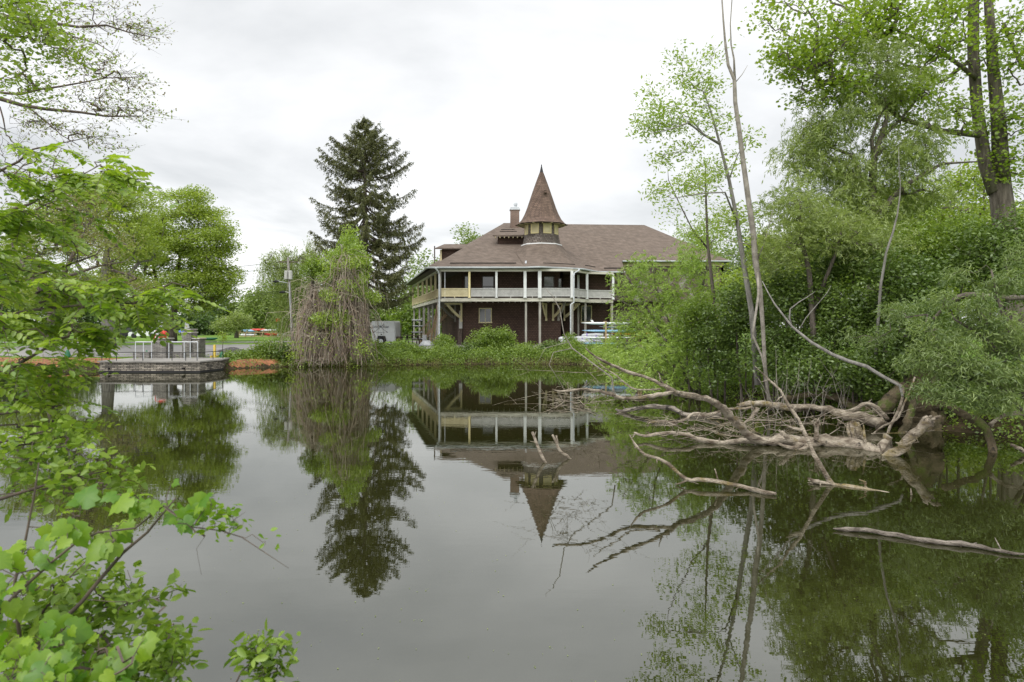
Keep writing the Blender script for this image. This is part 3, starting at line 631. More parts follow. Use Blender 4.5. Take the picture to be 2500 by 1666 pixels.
# rack with white boats seen through the stilts on the left
rk=thing('slim_boat_rack',(-7.3,52,G0),'slim black metal rack seen between the left stilts','rack')
for x in (-7.6,-6.9):
    m=MB(); m.bar((x,52.2,G0),(x,52.2,2.75),.05); part('upright',m,M['black'],rk)
for i,z in enumerate((2.6,2.15,1.68,1.18)):
    m=MB(); m.box(-7.65,-6.85,52.0,52.4,z-.06,z-.03); part('shelf',m,M['black'],rk)
    board('rowing_shell',1.0,.3,.11,(-7.2+.05*(i%2),52.2,z+.03),'shell',('topmost white hull on the slim rack between the stilts','second white hull from the top on the slim rack','third white hull from the top on the slim rack','lowest white hull on the slim rack between the stilts')[i],'boat','white hulls on the slim rack')
# picnic table, cabinet, pallet
t=thing('picnic_table',(-7.3,49.8,G0),'dark picnic table on the paving left of the house','table')
m=MB(); m.box(-7.9,-6.7,49.5,50.2,G0+.68,G0+.73); part('tabletop',m,M['twig'],t)
for y in (49.15,50.4):
    m=MB(); m.box(-7.9,-6.7,y,y+.25,G0+.42,G0+.46); part('bench',m,M['twig'],t)
for x in (-7.7,-6.9):
    m=MB(); m.bar((x,49.2,G0),(x,50,G0+.7),.06,.08); m.bar((x+.07,50.5,G0),(x+.07,49.7,G0+.7),.06,.08); part('leg',m,M['twig'],t)
t=thing('grey_cabinet',(-6.25,49.2,G0),'small grey metal cabinet beside the leaning boards','cabinet')
m=MB(); m.box(-6.45,-6.15,49.1,49.4,G0+.12,G0+.75); part('body',m,M['palewood'],t)
m=MB(); m.box(-6.43,-6.17,49.08,49.1,G0+.16,G0+.71); part('door',m,M['shellg'],t)
m=MB()
for x in (-6.43,-6.19): m.box(x,x+.03,49.13,49.37,G0,G0+.12)
part('feet',m,M['black'],t)
t=thing('covered_heap',(-5.9,47.9,G0),'low heap under a pale tarp on the paving by the corner stilt','tarp')
hp=MB(); rr=[]
for i in range(6):
    q=i/5; rr.append([(-6.0+math.cos(a)*.55*(1-q*.8)*(1+.2*math.sin(3*a)),47.9+math.sin(a)*.3*(1-q*.8),G0+.36*math.sin(q*1.5)*(1+.1*math.sin(5*a))) for a in [2*math.pi*k/14 for k in range(14)]])
hp.rings(rr); part('tarp',hp,M['shellg'],t,True)
# ================================================================ trailer
ty=49.2; tx0,tx1=xat(902.5,ty),xat(963,ty); gzt=gzs(-9.2,49)
tr=thing('enclosed_trailer',((tx0+tx1)/2,ty,gzt),'white enclosed trailer with crossed oars and boat club lettering parked beside the spruce','trailer')
m=MB(); z0,z1=gzt+.28,H-(784-YH)/F*ty
pf=[(tx0+.16,z1),(tx1-.06,z1),(tx1,z1-.08),(tx1,z0),(tx0+.24,z0),(tx0,z0+1.2)]
m.slab([(x,ty,z) for x,z in pf],2.4,(0,1,0)); body=part('body',m,M['trailer'],tr)
wx=tx0+.85
m=MB(); fw=[(wx-.36,z0+.02),(wx-.26,z0+.40),(wx+.26,z0+.40),(wx+.36,z0+.02)]; m.slab([(x,ty-.04,z) for x,z in fw],.035,(0,1,0)); part('wheel_arch',m,M['black'],tr)
wh=MB(); ring=lambda r,y:[(wx+math.cos(a)*r,y,z0+.02+math.sin(a)*r) for a in [2*math.pi*k/20 for k in range(20)]]
wh.rings([ring(.30,ty-.06),ring(.31,ty-.12),ring(.28,ty-.2)]); wheel=part('wheel',wh,M['rubber'],tr,True)
hb=MB(); hb.rings([ring(.16,ty-.205),ring(.13,ty-.23)]); part('rim',hb,M['galv'],wheel)
m=MB(); m.box(wx-.05,wx+.05,ty-.03,ty-.005,z0+.47,z0+.53); part('marker_lamp',m,M['black'],tr)
m=MB(); m.box(tx1+.0,tx1+.05,ty+.1,ty+2.3,z0,z1-.15); part('rear_door',m,M['trailer'],tr)
m=MB(); m.bar((tx1+.35,ty+.5,z0-.1),(tx1+.42,ty+.5,z1-.3),.07,.05); m.box(tx1+.05,tx1+.36,ty+.3,ty+1.5,z0,z0+.35); part('tail_frame',m,M['twig'],tr)
m=MB(); m.bar((tx0+.3,ty+.6,z0+.02),(tx0-.9,ty+1.2,z0+.02),.07,.07); m.bar((tx1-.3,ty+.3,gzt),(tx1-.3,ty+.3,z0+.02),.06,.06); part('tow_bar',m,M['black'],tr)
def text_mesh(txt,size,parent,loc,mt,name='lettering',arc=0):
    c=bpy.data.curves.new(name,'FONT'); c.body=txt; c.size=size; c.align_x='CENTER'; c.extrude=.002
    to=bpy.data.objects.new('tmp',c); COL.objects.link(to)
    bpy.context.view_layer.update()
    dg=bpy.context.evaluated_depsgraph_get(); me=bpy.data.meshes.new_from_object(to.evaluated_get(dg)); bpy.data.objects.remove(to); bpy.data.curves.remove(c)
    l=base_of(parent)
    for v in me.vertices:
        x,z,d=v.co.x,v.co.y,v.co.z; v.co=(loc[0]+x-l.x,loc[1]-.004-d-l.y,loc[2]+z-arc*x*x-l.z)
    me.materials.clear(); o=bpy.data.objects.new(name,me); COL.objects.link(o); me.materials.append(M[mt]); o.parent=parent; return o
cx=tx0+.79
text_mesh('CASCADILLA',.21,tr,(cx,ty,z1-.46),'ink',arc=.12)
text_mesh('BOAT',.14,tr,(cx-.34,ty,z0+.98),'ink'); text_mesh('CLUB',.14,tr,(cx+.36,ty,z0+.98),'ink'); text_mesh('ITHACA, NY',.11,tr,(cx,ty,z0+.60),'ink')
m=MB()
for s in (-1,1):
    m.bar((cx-s*.42,ty-.006,z0+.70),(cx+s*.27,ty-.006,z0+1.26),.012,.024); m.bar((cx-s*.50,ty-.007,z0+.64),(cx-s*.40,ty-.007,z0+.72),.012,.05)
part('crossed_oars',m,M['ink'],tr)
# ================================================================ stone fishing platform
pl=thing('stone_platform',(-16.8,33,0),'dry stone platform with flat cap standing in the water at the far left shore','platform')
zt=.53; fo=[(-19.15,31.7),(-16.2,31.55),(-14.45,31.6),(-14.25,33.4),(-14.5,35),(-19.4,35)]
m=MB(); m.slab([(x,y,zt-.06) for x,y in fo],1.1); part('stone_wall',m,M['stone'],pl)
fo2=[(-19.22,31.62),(-16.2,31.47),(-14.40,31.52),(-14.17,33.4),(-14.45,35.05),(-19.45,35.05)]
m=MB(); m.slab([(x,y,zt) for x,y in fo2],.06); part('cap_slabs',m,M['concrete'],pl)
m=MB(); m.box(-18.66,-18.6,31.5,31.62,.12,.22); m.box(-15.2,-15.12,31.4,31.6,.14,.24); part('drain_hole',m,M['dark'],pl)
m=MB(); m.slab([(x*1.0+( -.03 if x<-17 else .03),y-.03,.06) for x,y in fo],.3); part('wet_course',m,M['rubber'],pl)
rl=thing('black_railing',(-16.8,31.9,zt),'low black metal railing round the edge of the stone platform','railing')
def px2(x): return x/4.2018   # from enlarged crop to picture units
rp=[(xat(px2(v),31.85),31.85) for v in (1045,1120,1195,1345,1465,1765,1905,2022)]+[(-14.45,33.0),(-14.4,34.0)]
rp[3]=(rp[3][0],32.1)
for p in rp:
    m=MB(); m.box(p[0]-.012,p[0]+.012,p[1]-.012,p[1]+.012,zt,zt+.39); part('post',m,M['black'],rl)
for a,b in zip(rp[:-1],rp[1:]):
    m=MB(); m.bar((a[0],a[1],zt+.385),(b[0],b[1],zt+.385),.028,.028); part('rail',m,M['black'],rl)
g2=.52
def pier(name,label,parts_,yy,capov=.04):
    t=thing(name,(xat(px2(parts_[0][0]),yy),yy,.45),label,'pillar','stone piers at the platform gate')
    for (a,b,ytop,ybot,dy) in parts_:
        x0,x1=xat(px2(a),yy),xat(px2(b),yy); zt_=H-(780+px2(ytop)-YH)/F*yy
        m=MB(); m.box(x0,x1,yy+dy,yy+dy+.75,.2,zt_-.05); part('pier',m,M['stone2'],t)
        c=MB(); c.box(x0-capov,x1+capov,yy+dy-capov,yy+dy+.75+capov,zt_-.05,zt_); part('cap_stone',c,M['capstone'],t)
    return t
pier('stone_pillar','square stone pillar with red boats behind it on the platform',[(1612,1702,192,390,0),(1532,1608,222,380,.3)],34.2)
p2=pier('stone_pillar','taller stepped stone pillar with a white curved banner above it',[(1868,1958,130,320,0),(1962,2034,192,320,.1),(1880,1946,98,130,.06)],36.4)
for i,(a,b,yy,lab) in enumerate(((1362,1530,34.5,'low stone wall running left from the red topped pillar'),(1738,1866,34.6,'low stone wall between the two stone pillars'),(1960,2034,35.2,'short low stone wall right of the taller pillar'))):
    t=thing('low_stone_wall',(xat(px2(a),yy),yy,.45),lab,'wall','low stone walls at the platform')
    m=MB(); zz=H-(780+px2(335)-YH)/F*yy; m.box(xat(px2(a),yy),xat(px2(b),yy),yy,yy+.35,.2,zz); part('masonry',m,M['stone2'],t)
for k,(xsz,lab) in enumerate((((1390,1472,1555),'silver pipe railing left of the first stone pillar'),((1733,1890,1952,2028),'silver pipe railing right of the first stone pillar'))):
    yy=33.9; t=thing('pipe_railing',(xat(px2(xsz[0]),yy),yy,g2),lab,'railing','silver pipe railings'); zz=H-(780+px2(232)-YH)/F*yy
    for v in xsz:
        m=MB(); x=xat(px2(v),yy); m.tube([(x,yy,.45),(x,yy,zz)],.022,8); part('post',m,M['galv'],t)
    m=MB(); m.tube([(xat(px2(xsz[0]),yy),yy,zz),(xat(px2(xsz[-1]),yy),yy,zz)],.022,8); part('rail',m,M['galv'],t)
# red boats behind the first pillar
for i,(nx_,ny_,r,lab) in enumerate(((394,815,.20,'upper red inflatable boat with a pale patch, above the stone pillar'),(391,825,.17,'lower red inflatable boat behind the stone pillar cap'))):
    yy=37.; c=P(nx_,ny_,yy); t=thing('red_boat',c,lab,'boat','red boats behind the pillar')
    m=MB(); l=.62+.06*i; m.tube([(-l/2,0,0),(-l/2+.06,0,.0),(-.05,0,.02),(l/2-.08,0,-.02),(l/2,0,-.02)],[r*.55,r*.9,r,r*.8,r*.45],12); part('tube',m,M['red'],t,True,world=False)
    m=MB(); m.tube([(-.1,-r*.62,0),(-.1,-r*1.04,.02)],[r*.75,r*.55],12); part('patch',m,M['shellg'],t,True,world=False)
    m=MB(); m.box(-.25,-.2,-.1,.1,-c[2]+.5,-r*.6); m.box(.15,.2,-.1,.1,-c[2]+.5,-r*.6); part('stand',m,M['twig'],t,world=False)
# banner
yy=52; c=P(455,832,yy); t=thing('feather_banner',c,'white curved feather banner rising behind the taller stone pillar','banner')
b0=P(451,806,yy); m=MB(); pts=[P(x,y,yy) for x,y in ((451,804),(450,792),(451,787),(454,786),(458,789),(461,795),(462.5,801))]
m.slab(pts,.02,(0,1,0)); part('cloth',m,M['shell'],t); m=MB(); m.tube([(b0[0],yy,gzs(b0[0],yy)),(b0[0],yy,b0[2]+.6)],.02,6); part('pole',m,M['galv'],t)
m=MB(); q=P(455.5,797,yy-.02); m.slab([(q[0]-.05,q[1],q[2]-.07),(q[0]+.05,q[1],q[2]-.07),(q[0]+.04,q[1],q[2]+.08),(q[0]-.04,q[1],q[2]+.08)],.01,(0,1,0)); part('emblem',m,M['yellow'],t)
# blue canopy
yy=85; c=P(437,826,yy); t=thing('blue_canopy',(c[0],yy,gzs(c[0],yy)),'small blue canopy shelter on the far lawn behind the pillars','canopy')
q0=P(430,812,yy); q1=P(445,812,yy); apx=((q0[0]+q1[0])/2,yy+.7,q0[2]+.45)
m=MB()
cs=[(q0[0],yy,q0[2]),(q1[0],yy,q0[2]),(q1[0],yy+1.4,q0[2]),(q0[0],yy+1.4,q0[2])]
for i in range(4): m.poly([cs[i],cs[(i+1)%4],apx])
part('roof',m,mat('canopy_blue',(.10,.17,.45)),t)
for cc in cs:
    m=MB(); m.tube([(cc[0],cc[1],gzs(cc[0],cc[1])),cc],.03,6); part('leg',m,M['galv'],t)
# parked cars far on the lawn road
def car(nx_,yy,col,label,l=3.6):
    c=P(nx_,830,yy); g=gzs(c[0],yy); t=thing('parked_car',(c[0],yy,g),label,'car','cars parked on the far lawn')
    pr=[(-.5,.25),(-.5,.62),(-.46,.75),(-.32,.82),(-.2,1.28),(.22,1.3),(.36,.88),(.48,.78),(.5,.3)]
    m=MB(); m.slab([(x*l,-.75,z) for x,z in pr],1.5,(0,1,0)); part('body',m,col,t,world=False)
    m=MB(); m.slab([(x*l,-.76,z) for x,z in ((-.27,.86),(-.18,1.2),(.2,1.22),(.3,.88))],.008,(0,-1,0)); part('side_window',m,M['glass'],t,world=False)
    for x in (-.31,.31):
        m=MB(); m.tube([(x*l,-.8,.31),(x*l,-.6,.31)],.31,14); part('wheel',m,M['rubber'],t,world=False)
car(357,84,M['shell'],'white car parked on the far lawn left of the pillars'); car(333,86,M['black'],'dark car parked on the far lawn at the left edge of the pale car')
# sapling bags, barriers, heap, tarps
for (nx_,ny_,sc,lab) in ((165,873,1.0,'green watering bag round a sapling by the left road edge'),(542,862,.95,'green watering bag round a sapling beside the dark gravel heap'),(358,858,.6,'small green watering bag behind the silver railing')):
    yy=36.4 if nx_!=358 else 38.5; c=P(nx_,ny_,yy); g=gzs(c[0],yy); t=thing('watering_bag',(c[0],yy,g),lab,'watering bag','green watering bags')
    m=MB(); m.tube([(0,0,0),(0,0,.1),(0,0,.3*sc),(0,0,.42*sc)],[.17*sc,.16*sc,.11*sc,.05*sc],10); part('bag',m,M['greenbag'],t,True,world=False)
for (x0n,x1n,yn,yy,lab) in ((514,632,871,35.9,'low yellow timber barrier lying along the bank left of the vine covered tree'),):
    a=P(x0n,yn,yy); b=P(x1n,yn-3,yy+3.5); t=thing('yellow_barrier',(a[0],yy,gzs(a[0],yy)),lab,'barrier')
    m=MB(); m.bar((a[0],a[1],a[2]),(b[0],b[1],b[2]+.07),.07,.1); part('beam',m,M['barrier'],t)
    p_=P(524,871,yy); m=MB(); m.box(p_[0]-.05,p_[0]+.05,yy-.05,yy+.05,.3,p_[2]+.62); part('post',m,M['barrier'],t)
    for q in (.4,.85):
        m=MB(); x=a[0]+(b[0]-a[0])*q; y=a[1]+(b[1]-a[1])*q; m.box(x-.04,x+.04,y-.04,y+.04,.3,a[2]+.05); part('foot',m,M['barrier'],t)
yy=40; c=P(566,862,yy); t=thing('gravel_heap',(c[0],yy,gzs(c[0],yy)),'low heap of dark gravel on the paving behind the yellow barrier','gravel heap')
m=MB(); rr=[]
for i in range(8):
    q=i/7; rr.append([(math.cos(a)*1.05*(1-q**.8*.95)*(1+.12*math.sin(4*a+i)),math.sin(a)*.6*(1-q**.8*.95),.30*math.sin(q*1.57)+.02*math.sin(7*a+2*i)) for a in [2*math.pi*k/24 for k in range(24)]])
m.rings(rr,(False,True)); part('gravel',m,M['gravel'],t,True,world=False)
yy=39.4; c=P(624,861,yy); t=thing('blue_tarp',(c[0],yy,gzs(c[0],yy)),'crumpled pale blue tarp on the paving beside the green bush','tarp')
m=MB(); rr=[[(math.cos(a)*.38*(1-q*.85)*(1+.25*math.sin(3*a+5*q)),math.sin(a)*.25*(1-q*.85),.2*math.sin(q*1.5)*(1+.3*math.sin(4*a))) for a in [2*math.pi*k/18 for k in range(18)]] for q in (0,.2,.4,.6,.8,1)]
m.rings(rr); part('sheet',m,M['tarp'],t,True,world=False)
# far kayak rack
yy=92; t=thing('kayak_rack',(xat(640,yy),yy,gzs(-33,yy)),'open timber rack of stacked kayaks on the far lawn left of the pole','rack'); g=gzs(-33,yy)
def zN(ny,d): return H-(ny-YH)/F*d
for nx_ in (590,606,628,646,668,690):
    m=MB(); x=xat(nx_,yy); m.bar((x-.25,yy-.6,g),(x+.1,yy-.6,zN(806,yy)),.1,.1); m.bar((x+.25,yy+.6,g),(x,yy+.6,zN(806,yy)),.1,.1); part('trestle',m,M['woodnew'],t)
for ny_ in (812,821,830):
    m=MB(); m.box(xat(586,yy),xat(692,yy),yy-.62,yy-.54,zN(ny_,yy)-.05,zN(ny_,yy)+.04); part('beam',m,M['woodnew'],t)
for (n0,n1,ny_,mt,lab) in ((588,632,808,'blue','pale blue kayak on the top left of the far rack'),(610,650,806,'red','red kayak on top of the far rack behind the pale one'),(626,676,807.5,'shellg','pale grey canoe on the top right of the far rack'),
    (584,628,818.5,'shell','white kayak on the middle left shelf of the far rack'),(644,682,817,'red','red kayak on the middle right shelf of the far rack'),(674,700,818,'shellg','grey kayak end at the right edge of the far rack'),
    (608,640,828.5,'orange','faded orange kayak on the bottom left of the far rack'),(634,668,827.5,'red','red kayak on the bottom right of the far rack')):
    c=P((n0+n1)/2,ny_,yy); board('kayak',xat(n1,yy)-xat(n0,yy),.7,.36,c,mt,lab,'kayak','kayaks on the far rack')
for (nx_,ny_,mt,lab) in ((492,833,'orange','orange kayak lying on the far lawn right of the stone pillar'),(514,835,'greenbag','green kayak lying on the far lawn')):
    c=P(nx_,ny_,70); board('kayak',1.5,.5,.25,(c[0],70,gzs(c[0],70)+.14),mt,lab,'kayak','kayaks lying on the lawn')
t=thing('red_marker',(xat(678,88),88,.75),'thin marker pole with a red disc beside the kayak rack','marker')
m=MB(); m.tube([(0,0,0),(0,0,2.3)],.03,6); part('pole',m,M['galv'],t,world=False); m=MB(); m.tube([(0,-.05,2.25),(0,.0,2.25)],.28,14); part('disc',m,M['red'],t,world=False)
# utility pole
yy=62; b_=P(715,834,yy); t_=P(703,630,yy); t=thing('utility_pole',(b_[0],yy,gzs(b_[0],yy)),'grey wooden utility pole with transformers standing left of the vine covered tree','utility pole')
m=MB(); m.tube([(b_[0],yy,gzs(b_[0],yy)-.3),t_],[.15,.10],10); pole=part('pole',m,M['bark_grey'],t,True)
m=MB(); q0=P(711,800,yy-.16); q1=P(706,690,yy-.13); m.tube([q0,q1],.035,6); part('conduit',m,M['galv'],t)
for nx_,r in ((698.5,.16),(709,.18)):
    m=MB(); c=P(nx_,672,yy-.2); m.tube([(c[0],c[1],c[2]-.4),(c[0],c[1],c[2]-.36),(c[0],c[1],c[2]+.36),(c[0],c[1],c[2]+.4)],[r*.8,r,r,r*.7],12); part('transformer',m,M['palewood'],t)
m=MB(); c=P(704,640,yy); m.bar((c[0]-.9,yy,c[2]),(c[0]+.9,yy,c[2]),.1,.1); part('crossarm',m,M['twig'],t)
for (a,b) in (((705,692),(674,688)),((707,716),(690,714))):
    m=MB(); p_,q_=P(*a,yy),P(*b,yy); m.tube([p_,((p_[0]+q_[0])/2,yy,p_[2]+.12),q_],.03,6); lamp=part('lamp_arm',m,M['galv'],t)
    m=MB(); m.tube([(q_[0]-.3,yy,q_[2]-.02),(q_[0],yy,q_[2]+.03),(q_[0]+.25,yy,q_[2])],[.05,.14,.06],8); part('lamp_head',m,M['black'],lamp)
wr=thing('overhead_wires',(t_[0],yy,t_[2]),'thin overhead wires running from the utility pole towards the left','wires')
for (ny0,ny1) in ((638,646),(652,660),(693,705),(709,718),(713,722)):
    a=P(704,ny0,yy); b=P(250,ny1+10,yy+30); pts=[]
    for k in range(14):
        q=k/13; pts.append((a[0]+(b[0]-a[0])*q,a[1]+(b[1]-a[1])*q,a[2]+(b[2]-a[2])*q-1.0*math.sin(math.pi*q)*.6))
    m=MB(); m.tube(pts,.018,4); part('wire',m,M['black'],wr)
# ================================================================ spruce
def spruce():
    d=46.; bx_,by_=P(891,840,d)[0],d; g=gzs(bx_,by_)
    t=thing('spruce_tree',(bx_,by_,g),'tall dark spruce with drooping branches standing between the trailer and the boathouse','tree')
    ztop=P(890,287,d)[2]; m=MB()
    m.tube([(bx_,by_,g-.1),(bx_,by_,g+.5),(bx_+.02,by_,g+5),(bx_,by_,g+10),(bx_-.02,by_,ztop-.2)],[.48,.33,.24,.14,.02],10); part('trunk',m,M['bark'],t,True)
    zz=[16.2,15.4,14.4,13,11.7,10.3,8.7,7.3,5.9,4.5,3.2,2.6]; LL=[.12,.7,1.7,2.6,3.0,3.4,3.8,3.95,3.6,3.1,2.4,1.6]
    br=MB(); C=[];U=[];Nn=[];rn=[]
    z=ztop-.25; k=0
    while z>3.5:
        Lz=np.interp(-z,[-a for a in zz],LL); nb=5 if z>13 else 6
        for j in range(nb):
            k+=1; a=k*2.399+R.uniform(-.3,.3); L_=Lz*(R.uniform(.9,1.12) if R.random()<.58 else R.uniform(.5,.88)); s=z+R.uniform(-.2,.2); dx,dy=math.cos(a),math.sin(a)
            if dx<0 and z<6.5: L_*=.8
            if R.random()<.10 and z<12: L_*=.55
            pts=[]; n=8; lift=.28 if z>12 else .02; sag=.10 if z>12 else .30
            for i in range(n+1):
                q=i/n; pts.append(np.array([bx_+dx*L_*q,by_+dy*L_*q,s+L_*(lift*q-sag*math.sin(q*2.2)*1.0+.20*q*q)+ R.uniform(-.03,.03)]))
            br.tube([tuple(p) for p in pts],[.045*(1-i/n*.85)*(L_/3.2+.2) for i in range(n+1)],4,cap=False)
            rb=R.random()
            ns=int(L_*9)+4
            for i in range(ns):
                q=.22+.78*((i+R.random())/ns)**.8; f=q*n; i0=min(int(f),n-1); p=pts[i0]+(pts[i0+1]-pts[i0])*(f-i0)
                side=R.choice((-1,1)); sl=R.uniform(.35,.8)*(1.2-.8*q)*(.45+L_/5); ang=a+side*R.uniform(.5,1.15)
                hd=np.array([math.cos(ang),math.sin(ang),0]); 
                if q>.93: hd=np.array([dx,dy,.25]); sl=.22
                hang=R.uniform(.35,1.0)*(.5 if z>13 else (1. if z>5 else .75))
                m_=int(sl*40)+6
                tq=rng.random(m_); tip=p+0
                X_=p+hd*sl*tq[:,None]+np.array([0,0,-1])*(sl*hang*tq**1.5)[:,None]
                X_=X_+rng.normal(size=(m_,3))*[.035,.035,.06]; C.append(X_)
                U.append(hd*.6+np.array([0,0,-.5*hang-.25])+rng.normal(size=(m_,3))*.38); Nn.append(rng.normal(size=(m_,3))+[0,0,.8]); rn.append(np.clip(rng.random(m_)*.55+rb*.3+.15*tq,0,1))
        z-=.21+.010*(ztop-z)+ (.07 if z<12 else 0)
    # leader tuft
    for i in range(90):
        q=R.random(); C.append(np.array([[bx_+R.uniform(-.16,.16)*q,by_+R.uniform(-.16,.16)*q,ztop-.05-q*.9]])); U.append(np.array([[R.uniform(-.5,.5),R.uniform(-.5,.5),.8]])); Nn.append(rng.normal(size=(1,3))); rn.append(np.array([R.random()]))
    part('branches',br,M['twig'],t)
    C=np.concatenate(C);U=np.concatenate(U);Nn=np.concatenate(Nn);rn=np.concatenate(rn)
    o=link('crown',leafmesh('crown',C-np.array([bx_,by_,g]),U,Nn,.15*rng.uniform(.7,1.3,len(C)),.30,DIA,rn),M['spruce'],t)
    return t
spruce()
# ================================================================ vine covered tree
def vine_tree():
    d=37.2; bx_=P(795,895,d)[0]; g=.3
    t=thing('vine_covered_tree',(bx_,d,g),'leafy tree smothered in brown hanging dry vines, standing at the water edge beside the spruce','tree')
    tr=MB(); nodes=[]
    for (pts,r) in (([(800,900,37.4),(805,820,37.4),(822,720,37.4),(838,650,37.3),(846,590,37.3)],(.22,.18,.13,.09,.04)),([(770,900,37.2),(765,800,37.2),(760,720,37.2),(765,665,37.2)],(.18,.15,.12,.06)),([(805,800,37.4),(860,740,37.2),(880,690,37)],(.1,.07,.04))):
        w_=[P(*p) for p in pts]; tr.tube(w_,r,8)
        for a,b in zip(w_[:-1],w_[1:]): nodes+= [np.array(a),(np.array(a)+np.array(b))/2]
        nodes.append(np.array(w_[-1]))
    part('trunk',tr,M['bark'],t,True)
    # hanging strands: from a sloping crown surface to the ground
    a1,a2=MB(),MB()
    top=lambda x: np.interp(x,[718,735,752,768,785,800,822,838,852,872,890,900],[800,735,690,672,715,700,625,600,612,660,720,800])
    for k in range(3000):
        x0=722+R.betavariate(1.25,1.2)*166; yt=top(x0)+abs(R.gauss(0,26))+R.random()*190
        half=1.35*math.sqrt(max(0.05,1-((x0-808)/98)**2)); dd=d+R.uniform(-1,1)*half
        p=np.array(P(x0,yt,dd)); pc=P(806,yt,d); v=np.array([(p[0]-pc[0])*.03+R.gauss(0,.17),R.gauss(0,.16),R.uniform(-.9,.25)]); Q=[p]
        for j in range(R.choice((3,4,5,6,7))):
            v=v*.62+np.array([R.gauss(0,.10),R.gauss(0,.10),-.20+R.gauss(0,.10)]); p=p+v
            if p[2]<.02: break
            Q.append(p)
        if len(Q)>1: (a1 if R.random()<.55 else a2).tube(Q,[.015*(1-.6*j/len(Q)) for j in range(len(Q))],3,cap=False)
    for k in range(700):   # arching loose loops
        x0=R.uniform(735,880); yt=top(x0)+R.uniform(0,190); p0=np.array(P(x0,yt,d+R.uniform(-1.6,1.0))); v=np.array([R.gauss(0,.7),R.gauss(0,.3),R.uniform(-.5,.3)])
        a2.tube([p0,p0+v*.5+[0,0,.2],p0+v,p0+v*1.1+[0,0,-R.uniform(.4,1.3)]],[.014,.012,.01,.006],3,cap=False)
    part('brown_vines',a1,M['vine'],t); part('grey_vines',a2,M['vine2'],t)
    bl=[pb(845,615,37.2,34,42,1.0,20),pb(866,645,37,42,40,1.1,22),pb(815,645,37,28,30,.9,8),pb(835,690,36.6,50,30,.8,10),pb(858,700,36.4,30,30,.8,8),pb(800,720,36,30,20,.6,4),pb(850,580,37.2,16,18,.6,4)]
    bl+=[pb(905,720,37.4,16,26,.5,5),pb(780,780,35.9,26,14,.4,4),pb(830,760,35.9,20,30,.4,5)]; cl=sample_blobs(bl,.5); bm,cl2,_=network(np.array(nodes)[3:],cl,.008); part('branches',bm,M['twig'],t)
    scatter_leaves(cl2-np.array([bx_,d,g]),150,.30,.6,L=.15,asp=.34,tpl=DIA,m=M['elder'],name='crown',parent=t,droop=.7)
    bl=[pb(768,655,37,22,34,.6,16)]; cl=sample_blobs(bl,.6)
    scatter_leaves(cl-np.array([bx_,d,g]),130,.28,.8,L=.10,asp=.7,tpl=DIA,m=M['bank'],name='ivy',parent=t)
    bl=[pb(800,800,36.0,80,85,.7,60),pb(730,860,36,30,40,.6,24),pb(880,850,36,30,50,.6,30)]; cl=sample_blobs(bl,.6)
    scatter_leaves(cl-np.array([bx_,d,g]),13,.25,.8,L=.11,asp=.6,tpl=DIA,m=M['elder'],name='leaf_sprigs',parent=t)
vine_tree()
# ================================================================ park trees at the left
def px_trunk(pts,rads): return ([P(*p) for p in pts],rads)
def gbase(nx_,d): x=P(nx_,0,d)[0]; return (x,d,gzs(x,d))
lf=dict(k=175,cr=.62,flat=.48,L=.21,asp=.45,m='park',up=.8,highnodes=True)
D=62.
blob_tree('park_tree','broad rounded park tree with forked dark trunk on the lawn right of the pillars','tree',gbase(422,D),
 [px_trunk([(422,838,D),(421,800,D),(424,760,D),(432,700,D),(440,620,D)],[.42,.36,.3,.22,.12]),px_trunk([(412,815,D),(404,785,D),(400,755,D),(385,700,D),(372,640,D)],[.3,.24,.2,.16,.1]),px_trunk([(424,762,D),(460,710,D),(500,660,D)],[.2,.15,.08]),px_trunk([(424,765,D),(455,745,D),(520,735,D)],[.14,.1,.06])],
 [pb(470,520,D,72,60,2.8,52),pb(520,600,D,60,75,2.8,62),pb(430,600,D-1,95,85,3.2,80),pb(340,560,D,75,70,2.8,52),pb(330,650,D,80,60,2.8,40),pb(540,690,D,55,50,2.4,44),pb(450,700,D-1,110,50,3.0,58),pb(480,745,D,60,22,2,12)],lf,rtip=.028)
D=47.
blob_tree('park_tree','big grey trunked tree on the left lawn with a low spreading crown','tree',gbase(264,D),
 [px_trunk([(264,850,D),(264,800,D),(262,740,D),(255,680,D),(262,600,D)],[.55,.42,.36,.3,.15]),px_trunk([(262,745,D),(300,690,D),(340,640,D)],[.25,.18,.1]),px_trunk([(262,745,D),(220,690,D),(170,620,D)],[.25,.18,.1])],
 [pb(300,500,D,90,60,2.6,50),pb(230,470,D,80,50,2.4,30),pb(330,600,D,80,60,2.4,36),pb(150,560,D,120,80,2.6,60),pb(60,600,D,100,90,2.6,50),pb(240,700,D,130,45,2.4,46),pb(90,720,D,100,40,2.4,30)],dict(lf,cr=.5,L=.17,k=170,m='park'),bark='bark_grey',rtip=.022)
D=40.
blob_tree('bronze_leaved_tree','thin crowned tree with bronze young leaves and bare twigs at the left','tree',gbase(120,D),
 [px_trunk([(120,855,D),(125,760,D),(150,680,D),(190,600,D),(220,540,D)],[.22,.18,.15,.1,.05]),px_trunk([(130,750,D),(70,670,D),(30,600,D)],[.14,.1,.05]),px_trunk([(150,680,D),(240,650,D),(300,640,D)],[.1,.07,.03])],
 [pb(210,500,D,80,60,2,46),pb(250,600,D,80,50,2,46),pb(120,560,D,90,80,2,40),pb(300,700,D-1,70,30,1.6,24)],dict(k=60,cr=.5,flat=.6,L=.11,asp=.5,m='bud',up=.5),rtip=.016)
